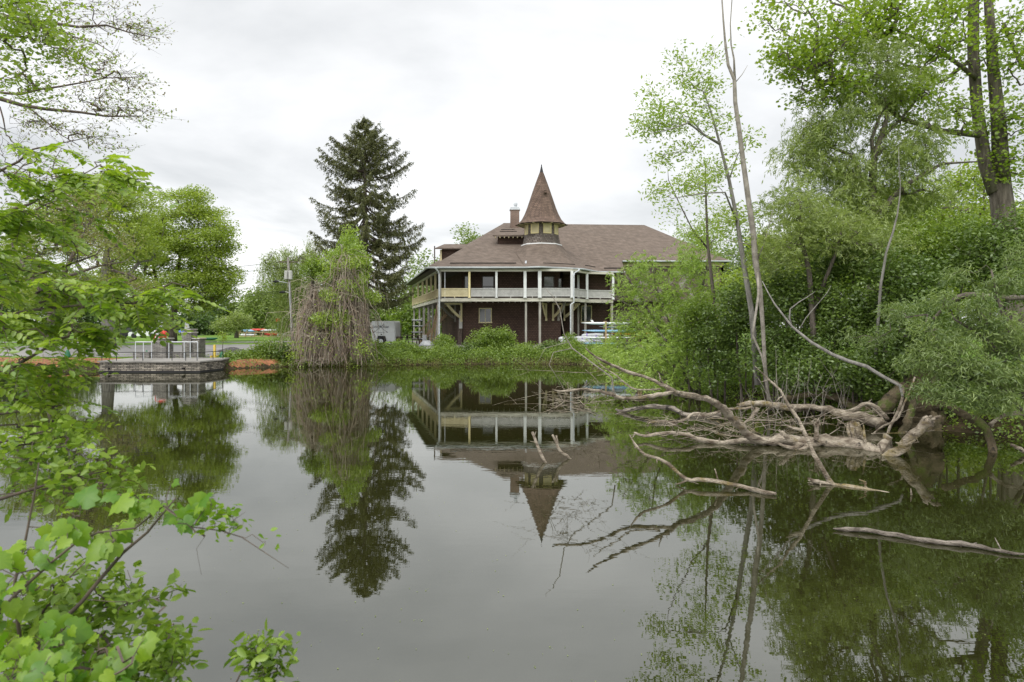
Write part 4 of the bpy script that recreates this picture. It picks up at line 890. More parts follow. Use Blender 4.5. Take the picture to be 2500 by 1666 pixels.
# far row of trees along the end of the park
far=[(30,700,112,90,90,'fardark'),(150,720,108,90,70,'far'),(262,745,110,70,55,'fardark'),(345,765,104,60,42,'far'),(470,775,112,48,34,'fardark'),(520,765,118,45,40,'fardark'),(600,758,120,44,42,'far'),(632,745,112,38,62,'far'),(668,770,116,34,45,'fardark'),(700,730,110,50,80,'far'),
     (1040,700,90,70,90,'far'),(1010,765,84,60,60,'bank'),(1100,690,95,60,70,'far'),(945,755,88,60,70,'far'),(880,740,92,60,80,'fardark'),(1150,610,96,40,55,'far'),(1690,640,78,75,85,'far'),(1760,660,80,80,80,'far'),(1850,640,84,90,100,'fardark'),(1990,640,84,110,110,'far'),(2150,620,80,120,130,'far'),(2330,600,76,130,150,'fardark'),(2500,600,74,130,150,'far')]
labs=['leftmost far tree, big and dark behind the left foliage','pale far tree second from the left edge','dark low far tree behind the grey trunked park tree','pale far tree left of the first stone pillar','dark far tree right of the forked park trunk','dark bushy far tree behind the small pale lawn tree','round pale far tree left of the kayak rack','tall rounded pale far tree directly behind the kayak rack','dark far tree between kayak rack and utility pole','pale far tree behind the utility pole',
 'far tree seen behind the left veranda corner','low bright far tree seen under the left veranda','far tree peeping over the left slope of the boathouse roof','pale far tree behind the white trailer','dark far tree behind the spruce trunk','small treetop rising over the low left roof slope','bright round far tree just right of the boathouse roof','second bright far tree right of the boathouse','dark far tree behind the tall bare snag','pale far tree behind the willows','large far tree behind the tangled right bank','dark large far tree behind the twin trunked maple','far tree at the right edge of the picture']
for (nx_,ny_,d,rx,rz,mk),lab in zip(far,labs):
    b=gbase(nx_,d); c=P(nx_,ny_,d); n=int(rx*rz*(d/100)**2/55)+14
    s=d/105
    blobs=[(c,(rx/F*d,2.6,rz/F*d),n//2),((c[0]-rx/F*d*.4,d-.5,c[2]-rz/F*d*.35),(rx/F*d*.7,2.2,rz/F*d*.6),n//4),((c[0]+rx/F*d*.45,d-.5,c[2]-rz/F*d*.25),(rx/F*d*.65,2.2,rz/F*d*.6),n//4)]
    lowz=max(b[2]+.5,c[2]-rz/F*d)
    if ny_+rz<815: blobs.append(((c[0],d,(b[2]+lowz)/2+.3),(rx/F*d*.9,2,(lowz-b[2])/2+.6),n//5))
    blob_tree('far_tree',lab,'tree',b,[([b,(b[0]+.2,d,b[2]+(c[2]-b[2])*.6),(c[0],d,c[2]+rz/F*d*.3)],[.32,.24,.1])],blobs,dict(k=70,cr=.85*s,flat=.7,L=.42*s,asp=.55,m=mk,up=.7),group='trees at the far end of the park',rtip=.03)
# willow behind the pole
D=66.
blob_tree('weeping_willow','pale weeping willow on the lawn between the utility pole and the vine covered tree','tree',gbase(740,D),
 [px_trunk([(738,832,D),(735,760,D),(730,700,D),(722,660,D)],[.4,.34,.25,.12]),px_trunk([(735,740,D),(765,680,D),(780,630,D)],[.22,.15,.08]),px_trunk([(732,720,D),(690,670,D),(670,650,D)],[.2,.12,.05])],
 [pb(700,630,D,45,30,2.4,30),pb(755,615,D,45,40,2.4,34),pb(675,650,D,25,22,1.6,14),pb(730,690,D,70,40,2.6,40),pb(700,760,D,40,50,2.4,34),pb(770,720,D,50,70,2.4,30)],dict(k=230,cr=.5,flat=.6,L=.22,asp=.2,m='willow',droop=1.6,strands=9,slen=1.9),rtip=.022)
D=85.
blob_tree('small_tree','small pale leaved tree on the lawn left of the kayak rack','tree',gbase(577,D),[px_trunk([(577,832,D),(578,808,D),(575,790,D)],[.3,.22,.1])],[pb(572,793,D,20,24,1.4,18),pb(590,790,D,20,26,1.4,18),pb(545,793,D,24,24,1.3,20)],dict(k=110,cr=.45,flat=.8,L=.2,asp=.5,m='willow'),rtip=.02)
for (nx_,d,hpx,lab) in ((165,36.4,110,'thin sapling rising from the left green bag'),(542,36.5,70,'thin sapling rising from the green bag beside the gravel heap')):
    b=gbase(nx_,d); hh=hpx/F*d
    blob_tree('sapling',lab,'tree',b,[([b,(b[0]+.05,d,b[2]+hh*.6),(b[0],d,b[2]+hh)],[.02,.015,.006])],[((b[0],d,b[2]+hh*.8),(.4,.3,hh*.25),7)],dict(k=30,cr=.13,L=.09,asp=.6,m='maple'),group='saplings with green bags',rtip=.005)
# ================================================================ bank shrubs across the water
shr=[(585,878,36.6,55,16,'bank','low yellow green bank shrub right of the mulch by the water'),(650,862,37.2,42,30,'bank','bright green bush between the yellow barrier and the vine covered tree'),(690,868,37.0,30,26,'bush','dark green bush touching the left side of the dry vines'),
 (920,858,39.6,42,22,'bank','bushy green shrub below the white trailer'),(985,858,40.2,45,22,'bank','wide low shrub below the left corner of the veranda'),(1085,845,41.8,28,24,'bank','pale green shrub against the corner stilts'),(1040,868,40.2,50,18,'bank','low shrub at the water below the corner stilts'),
 (1130,866,40.6,45,22,'bush','darker low shrub left of the tall bank bush'),(1190,846,41.5,46,42,'bank','tall flowering bush in front of the lower boathouse wall'),(1235,838,42,32,38,'bank','right half of the tall bush in front of the lower wall'),(1215,872,40.6,55,18,'bank','low waterside shrub under the tall bush'),
 (1290,862,41,42,20,'bank','low shrub in front of the round footing'),(1350,858,41,38,24,'bush','dark round shrub left of the wrapped boats'),(1405,862,40.5,45,24,'bank','low pale shrub below the board rack'),(1460,866,39.5,50,26,'bank','shrub at the water below the right of the board rack'),(1392,840,43,14,26,'bank','narrow upright shrub before the wrapped boats')]
for (nx_,ny_,d,rx,rz,mk,lab) in shr:
    b=gbase(nx_,d); c=P(nx_,ny_,d); n=int(rx*rz/16)+14
    blob_tree('bank_shrub',lab,'shrub',(b[0],d,b[2]),[([(b[0]-.1,d,b[2]-.1),(b[0]-.2,d,c[2])],[.03,.015]),([(b[0]+.1,d,b[2]-.1),(b[0]+.25,d,c[2])],[.03,.015])],
      [(c,(rx/F*d,.8,rz/F*d),n)],dict(k=80,cr=.19,flat=.85,L=.10,asp=.6,m=mk,up=.9,highnodes=False),group='shrubs along the far bank',rtip=.006)
# ground cover on the banks
def cover(name,label,poly_or_pts,n,hmax,L,mk,dense=1,asp=.5,tpl=DIA,up=1.0,droop=0):
    pts=np.array(poly_or_pts); b=pts[:,:3]
    hh=rng.random((n,1))**1.4*hmax; ix=rng.integers(0,len(b),n)
    C=b[ix]+rng.normal(size=(n,3))*[.16,.16,0]; C[:,2]=gz(C[:,0],C[:,1])+hh[:,0]*(.6+.8*rng.random(n))+.02
    lump=.55+.65*np.sin(C[:,0]*1.9+C[:,1]*.7)*np.sin(C[:,0]*.83-C[:,1]*1.3); C[:,2]=np.where(True,gz(C[:,0],C[:,1])+(C[:,2]-gz(C[:,0],C[:,1]))*np.clip(lump+.35,.25,1.2),0)
    U=rng.normal(size=(n,3))*[1,1,.6]+[0,0,-droop]; Nn=rng.normal(size=(n,3))+[0,0,up]
    me=leafmesh(name,C,U,Nn,L*rng.uniform(.6,1.3,n),asp,tpl,rng.random(n)); o=link(name,me,M[mk]); return tag(o,kind='stuff',label=label)
def shorepts(cond,dmin,dmax,n=60000,box=(-50,14,2,44)):
    x=rng.uniform(box[0],box[1],n); y=rng.uniform(box[2],box[3],n); d=sdist(x,y); k=(d>dmin)&(d<dmax)&cond(x,y)
    return np.stack([x[k],y[k],np.zeros(k.sum())],1)
cover('bank_weeds','low green weeds along the far bank',shorepts(lambda x,y:(x>-12.5)&(x<6)&(y>30),.05,2.6),52000,.50,.095,'bank')
cover('bank_weeds','sparse green weeds on the orange mulch bank',shorepts(lambda x,y:(x<-13)&(y>28),.0,.9),5000,.22,.09,'bank')
cover('bank_weeds','sparse green weeds on the orange mulch bank',shorepts(lambda x,y:(x<-13)&(y>28),1.2,3.6),2600,.18,.09,'bank')
cover('brown_litter','brown dead stems at the foot of the far bank',shorepts(lambda x,y:(x>-12.5)&(x<6)&(y>30),-.12,.3),9000,.28,.16,'bud',asp=.08)
cover('lawn_grass','short lawn grass around the boathouse',shorepts(lambda x,y:(x>-12)&(y>38),2.2,5,box=(-13,8,38,46)),30000,.10,.10,'bank',asp=.12)
# ================================================================ right bank vegetation
def T(pts,rads): return px_trunk(pts,rads)
def rb(nx_,d,z=None):
    x=P(nx_,0,d)[0]; return (x,d,gzs(x,d) if z is None else z)
# tall maple with twin trunks
D=21.
blob_tree('maple_tree','tall maple with twin grey trunks rising out of the top right corner','tree',rb(2475,D),
 [T([(2485,1010,D),(2470,760,D),(2455,560,D),(2440,450,D)],[.42,.36,.33,.30]),
  T([(2432,470,D),(2405,400,D+.2),(2385,260,D+.2),(2376,130,D+.2),(2377,0,D+.2),(2380,-140,D)],[.24,.19,.165,.16,.15,.1]),
  T([(2446,455,D),(2438,300,D),(2425,170,D),(2413,0,D),(2405,-140,D)],[.25,.20,.16,.12,.08]),
  T([(2390,330,D),(2300,320,D-.5),(2200,290,D-1),(2130,240,D-1.4),(2060,190,D-1.8)],[.10,.08,.07,.05,.03]),
  T([(2382,190,D),(2330,150,D-.3),(2270,110,D-.6),(2180,70,D-1)],[.08,.06,.05,.03]),
  T([(2372,145,D),(2300,200,D+.4),(2240,170,D+.8),(2160,140,D+1)],[.07,.06,.05,.02]),
  T([(2420,120,D),(2450,60,D),(2490,150,D-.3),(2520,190,D-.5)],[.09,.07,.06,.04])],
 [pb(2000,100,D-1.5,95,70,1.6,70),pb(1950,170,D-1.5,60,45,1.4,30),pb(2140,60,D-1,110,70,1.8,84),pb(2260,140,D-.5,100,90,1.8,66),pb(1910,130,D-1.8,30,22,.8,9),pb(2030,225,D-1.6,80,36,1.4,34),pb(2180,250,D-1,90,60,1.6,44),pb(2300,40,D,90,60,1.8,44),pb(2460,110,D-.5,60,110,1.6,56),pb(2330,280,D-.5,70,60,1.6,28),pb(2470,290,D-.5,50,60,1.4,28),pb(2480,400,D-.5,50,60,1.4,24),pb(1890,25,D-1.5,40,25,1,10),pb(2120,-40,D,300,70,2,60)],
 dict(k=30,cr=.33,flat=.5,L=.092,asp=.6,tpl=STAR,m='maple',up=1.2,droop=.2,highnodes=False),bark='bark',rtip=.010)
# bright trees behind the right bank
D=30.
blob_tree('bright_green_tree','bright yellow green tree behind the willows at the right','tree',rb(2300,D),[T([(2300,930,D),(2290,800,D),(2300,650,D),(2310,540,D)],[.2,.17,.13,.06])],
 [pb(2240,560,D,140,90,2,90),pb(2400,560,D,120,110,2,90),pb(2120,640,D,120,90,2,80),pb(2300,700,D,200,100,2,120),pb(2350,440,D,60,40,1.4,20),pb(2130,480,D,60,70,1.6,24)],dict(k=80,cr=.42,flat=.7,L=.15,asp=.55,m='park'),rtip=.013)
D=33.
blob_tree('bright_green_tree','bright green tree behind the leaning young tree, right of the roof','tree',rb(1900,D),[T([(1900,900,D),(1895,780,D),(1890,680,D),(1870,600,D)],[.16,.13,.1,.05])],
 [pb(1850,720,D,120,90,1.8,90),pb(2000,690,D,110,110,1.8,90),pb(1900,610,D,60,40,1.4,26),pb(2010,560,D,70,60,1.4,30)],dict(k=80,cr=.42,flat=.7,L=.15,asp=.5,m='park'),rtip=.013)
# willow in the middle of the right bank
D=19.5
blob_tree('grey_willow','grey green willow with dark Y shaped stems in the middle of the right bank','tree',rb(2120,D),
 [T([(2125,960,D),(2128,700,D),(2130,430,D),(2135,380,D),(2165,290,D),(2160,225,D)],[.17,.14,.10,.08,.06,.03]),T([(2132,390,D),(2128,340,D),(2150,280,D),(2120,220,D)],[.06,.05,.04,.02]),T([(2140,350,D),(2200,290,D),(2250,230,D)],[.05,.04,.02]),
  T([(2180,480,D-.4),(2230,440,D-.4),(2300,400,D-.4),(2385,395,D-.4)],[.07,.055,.04,.02]),T([(2128,560,D),(2180,480,D-.4)],[.09,.075]),T([(2080,380,D),(2030,360,D),(2000,320,D),(1960,290,D)],[.05,.04,.03,.015]),T([(2128,500,D),(2080,380,D)],[.07,.05])],
 [pb(2130,150,D,70,60,1.2,30),pb(2180,210,D,80,60,1.3,34),pb(2060,260,D,80,60,1.3,30),pb(2000,330,D,80,50,1.3,32),pb(1960,380,D,60,60,1.2,24),pb(2050,420,D,90,60,1.3,46),pb(2180,400,D,90,80,1.3,50),pb(2080,520,D,120,60,1.4,64),pb(1930,500,D,60,70,1.2,26),pb(2250,330,D,70,70,1.2,26),pb(2230,480,D,90,50,1.3,36)],
 dict(k=170,cr=.30,flat=.7,L=.125,asp=.18,m='willow',droop=.55,strands=8,slen=.6),rtip=.006)
D=16.8
blob_tree('grey_willow','lower grey green willow below the Y shaped stems, over the tangled bank','tree',rb(1990,D),
 [T([(1990,960,D),(1985,800,D),(1975,660,D),(1950,560,D),(1955,500,D)],[.09,.075,.06,.04,.02]),T([(1985,760,D),(2040,620,D),(2060,540,D)],[.06,.04,.02])],
 [pb(1960,520,D,70,70,1,34),pb(2010,570,D,100,60,1.1,54),pb(1900,600,D,60,70,1,34),pb(2120,590,D,80,60,1.1,40)],dict(k=150,cr=.25,flat=.7,L=.095,asp=.2,m='willow',droop=.25,strands=8,slen=.5),rtip=.005)
# young leaning tree with sparse yellow green leaves
D=17.5
blob_tree('young_leaning_tree','slender leaning young tree with sparse yellow green leaves beside the tall bare snag','tree',rb(1850,D),
 [T([(1850,940,D),(1835,760,D),(1815,640,D),(1800,540,D),(1780,440,D),(1757,350,D),(1735,270,D),(1718,225,D)],[.085,.075,.065,.055,.045,.034,.022,.012]),
  T([(1757,352,D),(1720,330,D-.3),(1680,300,D-.5),(1640,315,D-.7),(1595,325,D-.8)],[.035,.03,.022,.014,.008]),T([(1720,330,D),(1680,285,D),(1640,290,D)],[.02,.014,.007]),T([(1800,545,D),(1770,470,D-.6),(1720,472,D-.8),(1640,485,D-1)],[.03,.022,.016,.008]),T([(1780,440,D),(1800,380,D),(1830,330,D)],[.02,.014,.006])],
 [pb(1660,140,D,20,24,.5,6),pb(1690,185,D,45,40,.8,17),pb(1725,225,D,40,50,.8,18),pb(1595,225,D,24,16,.6,5),pb(1620,265,D,50,30,.8,13),pb(1580,310,D,36,30,.8,15),pb(1640,300,D,60,34,.9,20),pb(1700,300,D,50,50,.9,12),pb(1620,390,D,24,30,.7,7),pb(1665,365,D,50,30,.9,11),pb(1610,470,D,40,22,.8,9),pb(1690,450,D,50,30,.9,15),pb(1760,420,D,40,60,.8,14),pb(1835,340,D,20,24,.5,6),pb(1740,130,D,14,10,.4,4),pb(1790,540,D,50,50,.8,20),pb(1770,300,D,26,40,.6,8)],
 dict(k=27,cr=.22,flat=.6,L=.10,asp=.40,m='elder',droop=.35,up=.7),bark='bark_grey',rtip=.0035,shell=.6,rexp=.42)
D=21.
blob_tree('thin_dark_tree','thin upright dark stem with sparse leaves between the roof and the leaning tree','tree',rb(1742,D),
 [T([(1748,930,D),(1742,720,D),(1728,600,D),(1724,500,D),(1722,405,D)],[.07,.06,.045,.035,.012]),T([(1730,610,D),(1690,560,D),(1660,500,D),(1632,440,D),(1630,410,D)],[.03,.022,.018,.012,.005])],
 [pb(1722,430,D,36,40,.8,13),pb(1700,470,D,45,40,.8,12),pb(1770,540,D,40,50,.8,18),pb(1640,520,D,30,30,.7,5),pb(1700,560,D,50,40,.8,12)],dict(k=34,cr=.24,flat=.7,L=.10,asp=.4,m='elder',droop=.3),rtip=.004,shell=.6)
# tall bare snag
D=16.5
t=thing('bare_snag',rb(1862,D),'tall bare grey snag with two thin leafless leaders reaching the top edge','dead tree')
m=MB()
for pts,r in (([(1880,1000,D),(1868,900,D),(1862,790,D),(1855,700,D),(1845,640,D),(1838,560,D),(1826,480,D),(1815,400,D),(1805,320,D),(1795,250,D),(1793,195,D),(1778,160,D),(1771,110,D),(1766,50,D),(1760,-40,D)],[.04,.045,.05,.06,.075,.07,.065,.06,.056,.05,.045,.036,.028,.022,.013]),
              ([(1794,200,D),(1792,145,D),(1785,110,D),(1783,60,D),(1787,0,D),(1788,-40,D)],[.035,.022,.018,.015,.012,.008]),([(1797,200,D),(1812,182,D),(1825,160,D)],[.012,.008,.004]),([(1775,120,D),(1765,50,D)],[.01,.004]),
              ([(1850,660,D),(1852,720,D-.4),(1840,800,D-.5),(1838,820,D-.5),(1860,870,D-.5),(1872,930,D-.6)],[.035,.03,.028,.026,.025,.02]),([(1846,640,D),(1868,590,D),(1880,540,D),(1888,510,D)],[.02,.014,.01,.005]),([(1840,600,D),(1800,590,D),(1765,588,D)],[.012,.008,.004])):
    m.tube([P(*p) for p in pts],r,8)
part('trunk',m,M['twig_grey'],t,True)
# arching dead branch crossing the shrubs and curved bare stem
D=14.3
t=thing('arching_dead_branch',rb(2205,D-2.2,1.0),'long arching dead branch sagging across the dark shrubs towards the mossy stump','dead branch')
def z3(x,y): return (1500+x/2.353,500+y/2.353)
m=MB()
for pts,r in (([(850,440),(880,500),(920,570),(1020,700),(1130,790),(1250,860),(1350,900),(1450,930),(1530,980),(1640,1040),(1655,1100)],[.010,.012,.016,.022,.028,.034,.035,.035,.032,.026,.022]),([(1020,700),(1005,650),(1010,600),(1060,560),(1110,530),(1155,498)],[.02,.018,.015,.012,.009,.004]),([(1060,722),(1100,650),(1160,580),(1220,510),(1245,465)],[.012,.010,.008,.006,.003])):
    n=len(pts); m.tube([P(*z3(*p),D-(2.2*i/(n-1) if n>7 else .1)) for i,p in enumerate(pts)],r,7)
part('branch',m,M['bark_grey'],t,True)
D=15.
t=thing('curved_bare_stem',rb(2145,D),'curved bare reddish grey stem rising through the middle of the right bank','dead branch')
m=MB(); m.tube([P(*z3(*p),D) for p in ((1500,900),(1530,460),(1545,380),(1560,280),(1600,160),(1625,60),(1640,-50),(1643,-110),(1635,-220),(1633,-330))],[.035,.03,.028,.025,.022,.018,.015,.012,.009,.005],7); part('branch',m,M['bark_grey'],t,True)
# feathery light willow shrub before the house
D=25.5
blob_tree('feathery_willow_shrub','feathery light green willow shrub partly hiding the right end of the boathouse','shrub',rb(1620,D),
 [T([(1640,935,D),(1610,800,D),(1560,720,D),(1520,660,D)],[.08,.06,.04,.02]),T([(1650,935,D),(1640,800,D),(1600,700,D),(1590,620,D)],[.07,.05,.035,.015]),T([(1660,935,D),(1700,800,D),(1715,700,D),(1735,600,D)],[.08,.06,.04,.02]),T([(1640,800,D),(1560,760,D),(1490,720,D)],[.03,.02,.01])],
 [pb(1560,650,D,42,28,1.1,22),pb(1535,700,D,34,40,1,26),pb(1620,720,D,70,70,1.4,70),pb(1560,790,D,60,50,1.3,54),pb(1640,830,D,100,70,1.5,110),pb(1690,640,D,60,60,1.2,54),pb(1720,740,D,60,90,1.4,70),pb(1520,850,D,50,36,1.1,38),pb(1470,868,D+2,40,22,1,22),pb(1720,560,D,50,30,1,16)],
 dict(k=120,cr=.24,flat=.8,L=.095,asp=.22,m='willowlight',droop=.2,strands=6,slen=.55,up=.4),rtip=.0055)
D=21.
blob_tree('feathery_willow_shrub','second light green willow shrub nearer the water, left of the dark thicket','shrub',rb(1660,D),
 [T([(1690,960,D),(1650,860,D),(1600,800,D)],[.05,.035,.015]),T([(1700,960,D),(1720,850,D),(1700,760,D)],[.05,.035,.015]),T([(1680,960,D),(1580,890,D),(1500,870,D)],[.035,.02,.01])],
 [pb(1600,870,D,80,50,1.1,60),pb(1690,850,D,70,70,1.1,64),pb(1520,890,D,60,26,.9,24),pb(1640,930,D,90,24,.9,36),pb(1560,930,D-1,70,22,.8,18)],dict(k=110,cr=.22,flat=.8,L=.085,asp=.25,m='willowlight',droop=.2,strands=6,slen=.4,up=.4),rtip=.005)
# dark thicket: several shrubs
th=[(1760,850,19.5,80,90,'bush','dark round shrub left of the bare snag base'),(1830,760,19,80,70,'bush','dark shrub crossed by the bare snag, upper left of the thicket'),(1900,870,17.6,90,80,'bush','dark shrub behind the upright twigs of the fallen tree'),(1960,730,17.5,100,80,'bush','dark broad shrub in the middle of the thicket'),(2080,780,16.6,110,80,'bush','mid green shrub above the arching dead branch'),
    (2000,900,16.3,100,60,'bush','low dark shrub under the arching dead branch'),(2120,900,15.2,90,60,'bush','low shrub left of the mossy stump'),(2060,640,17.6,90,50,'bush','high dark shrub below the grey willow'),(2200,700,15.8,100,80,'bush','mid green shrub with pale flower spikes at the right'),(2250,820,14.4,90,80,'bush','dark shrub just above the mossy stump'),
    (2180,620,18,90,60,'bank','brighter shrub in the upper right of the thicket'),(1700,780,20.5,60,80,'bank','paler shrub where the thicket meets the feathery willow'),(2330,600,17.5,110,70,'bank','bright shrub under the twin trunked maple'),(2440,640,16,110,110,'bush','tall shrub at the right edge below the maple')]
for (nx_,ny_,d,rx,rz,mk,lab) in th:
    b=rb(nx_,d); c=P(nx_,ny_,d); n=int(rx*rz/95)+10; w_=rx/F*d
    blob_tree('thicket_shrub',lab,'shrub',b,[([(b[0]-w_*.2,d,b[2]-.1),(b[0]-w_*.3,d+.2,(c[2]+b[2])/2),(b[0]-w_*.4,d,c[2])],[.035,.028,.015]),([(b[0]+.1,d,b[2]-.1),(b[0]+w_*.2,d+.2,(c[2]+b[2])/2),(b[0]+w_*.35,d,c[2]+.2)],[.04,.03,.015]),([(b[0],d+.3,b[2]-.1),(b[0],d+.3,c[2]+.2)],[.03,.012])],
      [(c,(w_,.9,rz/F*d),n)],dict(k=95,cr=.19,flat=.75,L=.085,asp=.52,m=mk,up=.9,highnodes=False,droop=.2),group='shrubs of the dark thicket',rtip=.0045)
# long leaved willow bush at the right edge
D=11.8
blob_tree('long_leaved_willow_bush','grey green willow bush with long leaves overhanging the water at the right edge','shrub',(P(2520,0,D)[0],D,gzs(P(2520,0,D)[0],D)),
 [T([(2540,1060,D),(2470,900,D-.2),(2400,820,D-.3),(2330,780,D-.3)],[.07,.05,.035,.015]),T([(2540,1060,D),(2480,860,D),(2440,740,D),(2420,660,D)],[.06,.045,.03,.015]),T([(2540,1060,D),(2450,950,D-.4),(2360,920,D-.5),(2300,900,D-.5)],[.045,.03,.02,.01])],
 [pb(2310,735,D-.3,36,14,.3,5),pb(2380,750,D-.3,40,20,.4,9),pb(2440,690,D,40,26,.5,10),pb(2330,665,D+.3,26,14,.3,4),pb(2500,640,D,40,60,.6,14),pb(2410,790,D-.4,50,20,.5,13),pb(2255,800,D-.4,34,14,.4,6),pb(2330,838,D-.6,60,18,.4,14),pb(2450,830,D-.3,60,40,.6,26),pb(2260,880,D-.6,46,22,.5,12),pb(2370,900,D-.8,80,28,.5,30),pb(2470,920,D-.5,50,40,.5,22),pb(2320,955,D-.9,70,22,.4,20),pb(2430,975,D-.8,60,24,.4,18),pb(2200,760,D+1,40,20,.5,8),pb(2120,820,D+2,50,20,.5,8)],
 dict(k=78,cr=.14,flat=.7,L=.090,asp=.20,m='willowdark',tpl=OVAL,droop=.55,varclump=.65,up=.9),rtip=.0035)
cover('bank_nettles','bright nettles and ground cover on the right bank behind the fallen tree',shorepts(lambda x,y:(x>5)&(y<24)&(y>4),-.05,2.2,box=(5,14,4,30)),38000,.42,.07,'bank',asp=.6)
cover('bank_nettles','ground cover on the right bank under the willows',shorepts(lambda x,y:(x>5)&(y>20),.1,3,box=(5,12,18,40)),16000,.5,.09,'bank',asp=.5)
# ================================================================ dead wood in the water
def z4(x,y): return (1300+x*.51,820+y*.51)
def rough(m,Q,RR):
    """knotty tube: the outline of each ring wanders slowly along the limb"""
    n=12 if max(RR)>.07 else 8; pr=rng.normal(size=n)*.16; pu=None; loops=[]; K=len(Q)
    tw=0
    for i in range(K):
        d=norm(Q[min(i+1,K-1)]-Q[max(i-1,0)]); 
        u=np.cross(d,[.13,.21,1.]) if pu is None else pu-d*np.dot(pu,d)
        u=norm(u); pu=u; w_=np.cross(d,u); pr=pr*.9+rng.normal(size=n)*.055; tw+=.12
        loops.append([tuple(Q[i]+(u*math.cos(2*math.pi*k/n+tw)+w_*math.sin(2*math.pi*k/n+tw))*RR[i]*(1+pr[k]+.07*math.cos(math.pi*k))) for k in range(n)])
    e=Q[-1]+(Q[-1]-Q[-2])*.1; loops.append([tuple(e+(np.array(p)-Q[-1])*.45) for p in loops[-1]])
    e=Q[0]-(Q[1]-Q[0])*.1; loops.insert(0,[tuple(e+(np.array(p)-Q[0])*.45) for p in loops[0]])
    m.rings(loops)
def wood(name,label,cat,segs,mt,group=None,base=None,twigs=0,jit=.016,stubs=0):
    """segs: (points in crop units with depth, radii)"""
    p0=P(*z4(*segs[0][0][0][:2]),(segs[0][0][0]+(8.,))[2]); t=thing(name,base or (p0[0],p0[1],0),label,cat,group)
    for si,(pts,r) in enumerate(segs):
        m=MB(); W=[np.array(P(*z4(p[0],p[1]),p[2]) if len(p)>2 else Wz(*z4(*p),.02)) for p in pts]; rr=list(r)
        # refine with wobble for knotty outline
        Q=[];RR=[]
        for i in range(len(W)-1):
            k=max(2,int(np.linalg.norm(W[i+1]-W[i])/.09)); k=min(k,12)
            for j in range(k):
                q=j/k
                # catmull-rom
                a=W[max(i-1,0)];b=W[i];c=W[i+1];e=W[min(i+2,len(W)-1)]
                p=.5*((2*b)+(-a+c)*q+(2*a-5*b+4*c-e)*q*q+(-a+3*b-3*c+e)*q**3)
                rad=(rr[i]+(rr[i+1]-rr[i])*q); rad*=.86 if rad>.1 else .74
                Q.append(p+rng.normal(0,1,3)*min(rad*.16,jit)); RR.append(rad*(1+rng.normal()*.09))
        Q.append(W[-1]); RR.append(rr[-1])
        rough(m,Q,RR)
        if RR[-1]>.03:
            dv=norm(Q[-1]-Q[-2])
            for k in range(8):
                o_=rng.normal(size=3)*RR[-1]*.45; m.tube([Q[-1]+o_-dv*.03,Q[-1]+o_*1.05+dv*R.uniform(.02,.05),Q[-1]+o_*1.1+dv*R.uniform(.03,.07)],[RR[-1]*.28,RR[-1]*.18,.002],5)
        if stubs:
            for k in range(stubs):
                i=R.randrange(len(Q)//6,len(Q)-1)
                if RR[i]>.012:
                    v=norm(rng.normal(size=3))*R.uniform(.05,.16); m.tube([Q[i],Q[i]+v*.6,Q[i]+v],[RR[i]*.4,RR[i]*.3,.003],5)
        if twigs:
            for k in range(twigs):
                i=R.randrange(len(Q)//3,len(Q)); v=norm(rng.normal(size=3)*[1,.6,.8])*R.uniform(.15,.5); w_=rng.normal(size=3)*.06
                m.tube([Q[i],Q[i]+v*.5+w_,Q[i]+v],[.006,.004,.002],4)
        part('limb' if si else 'main_stem',m,M[mt] if isinstance(mt,str) else M[mt[si]],t,True)
    return t
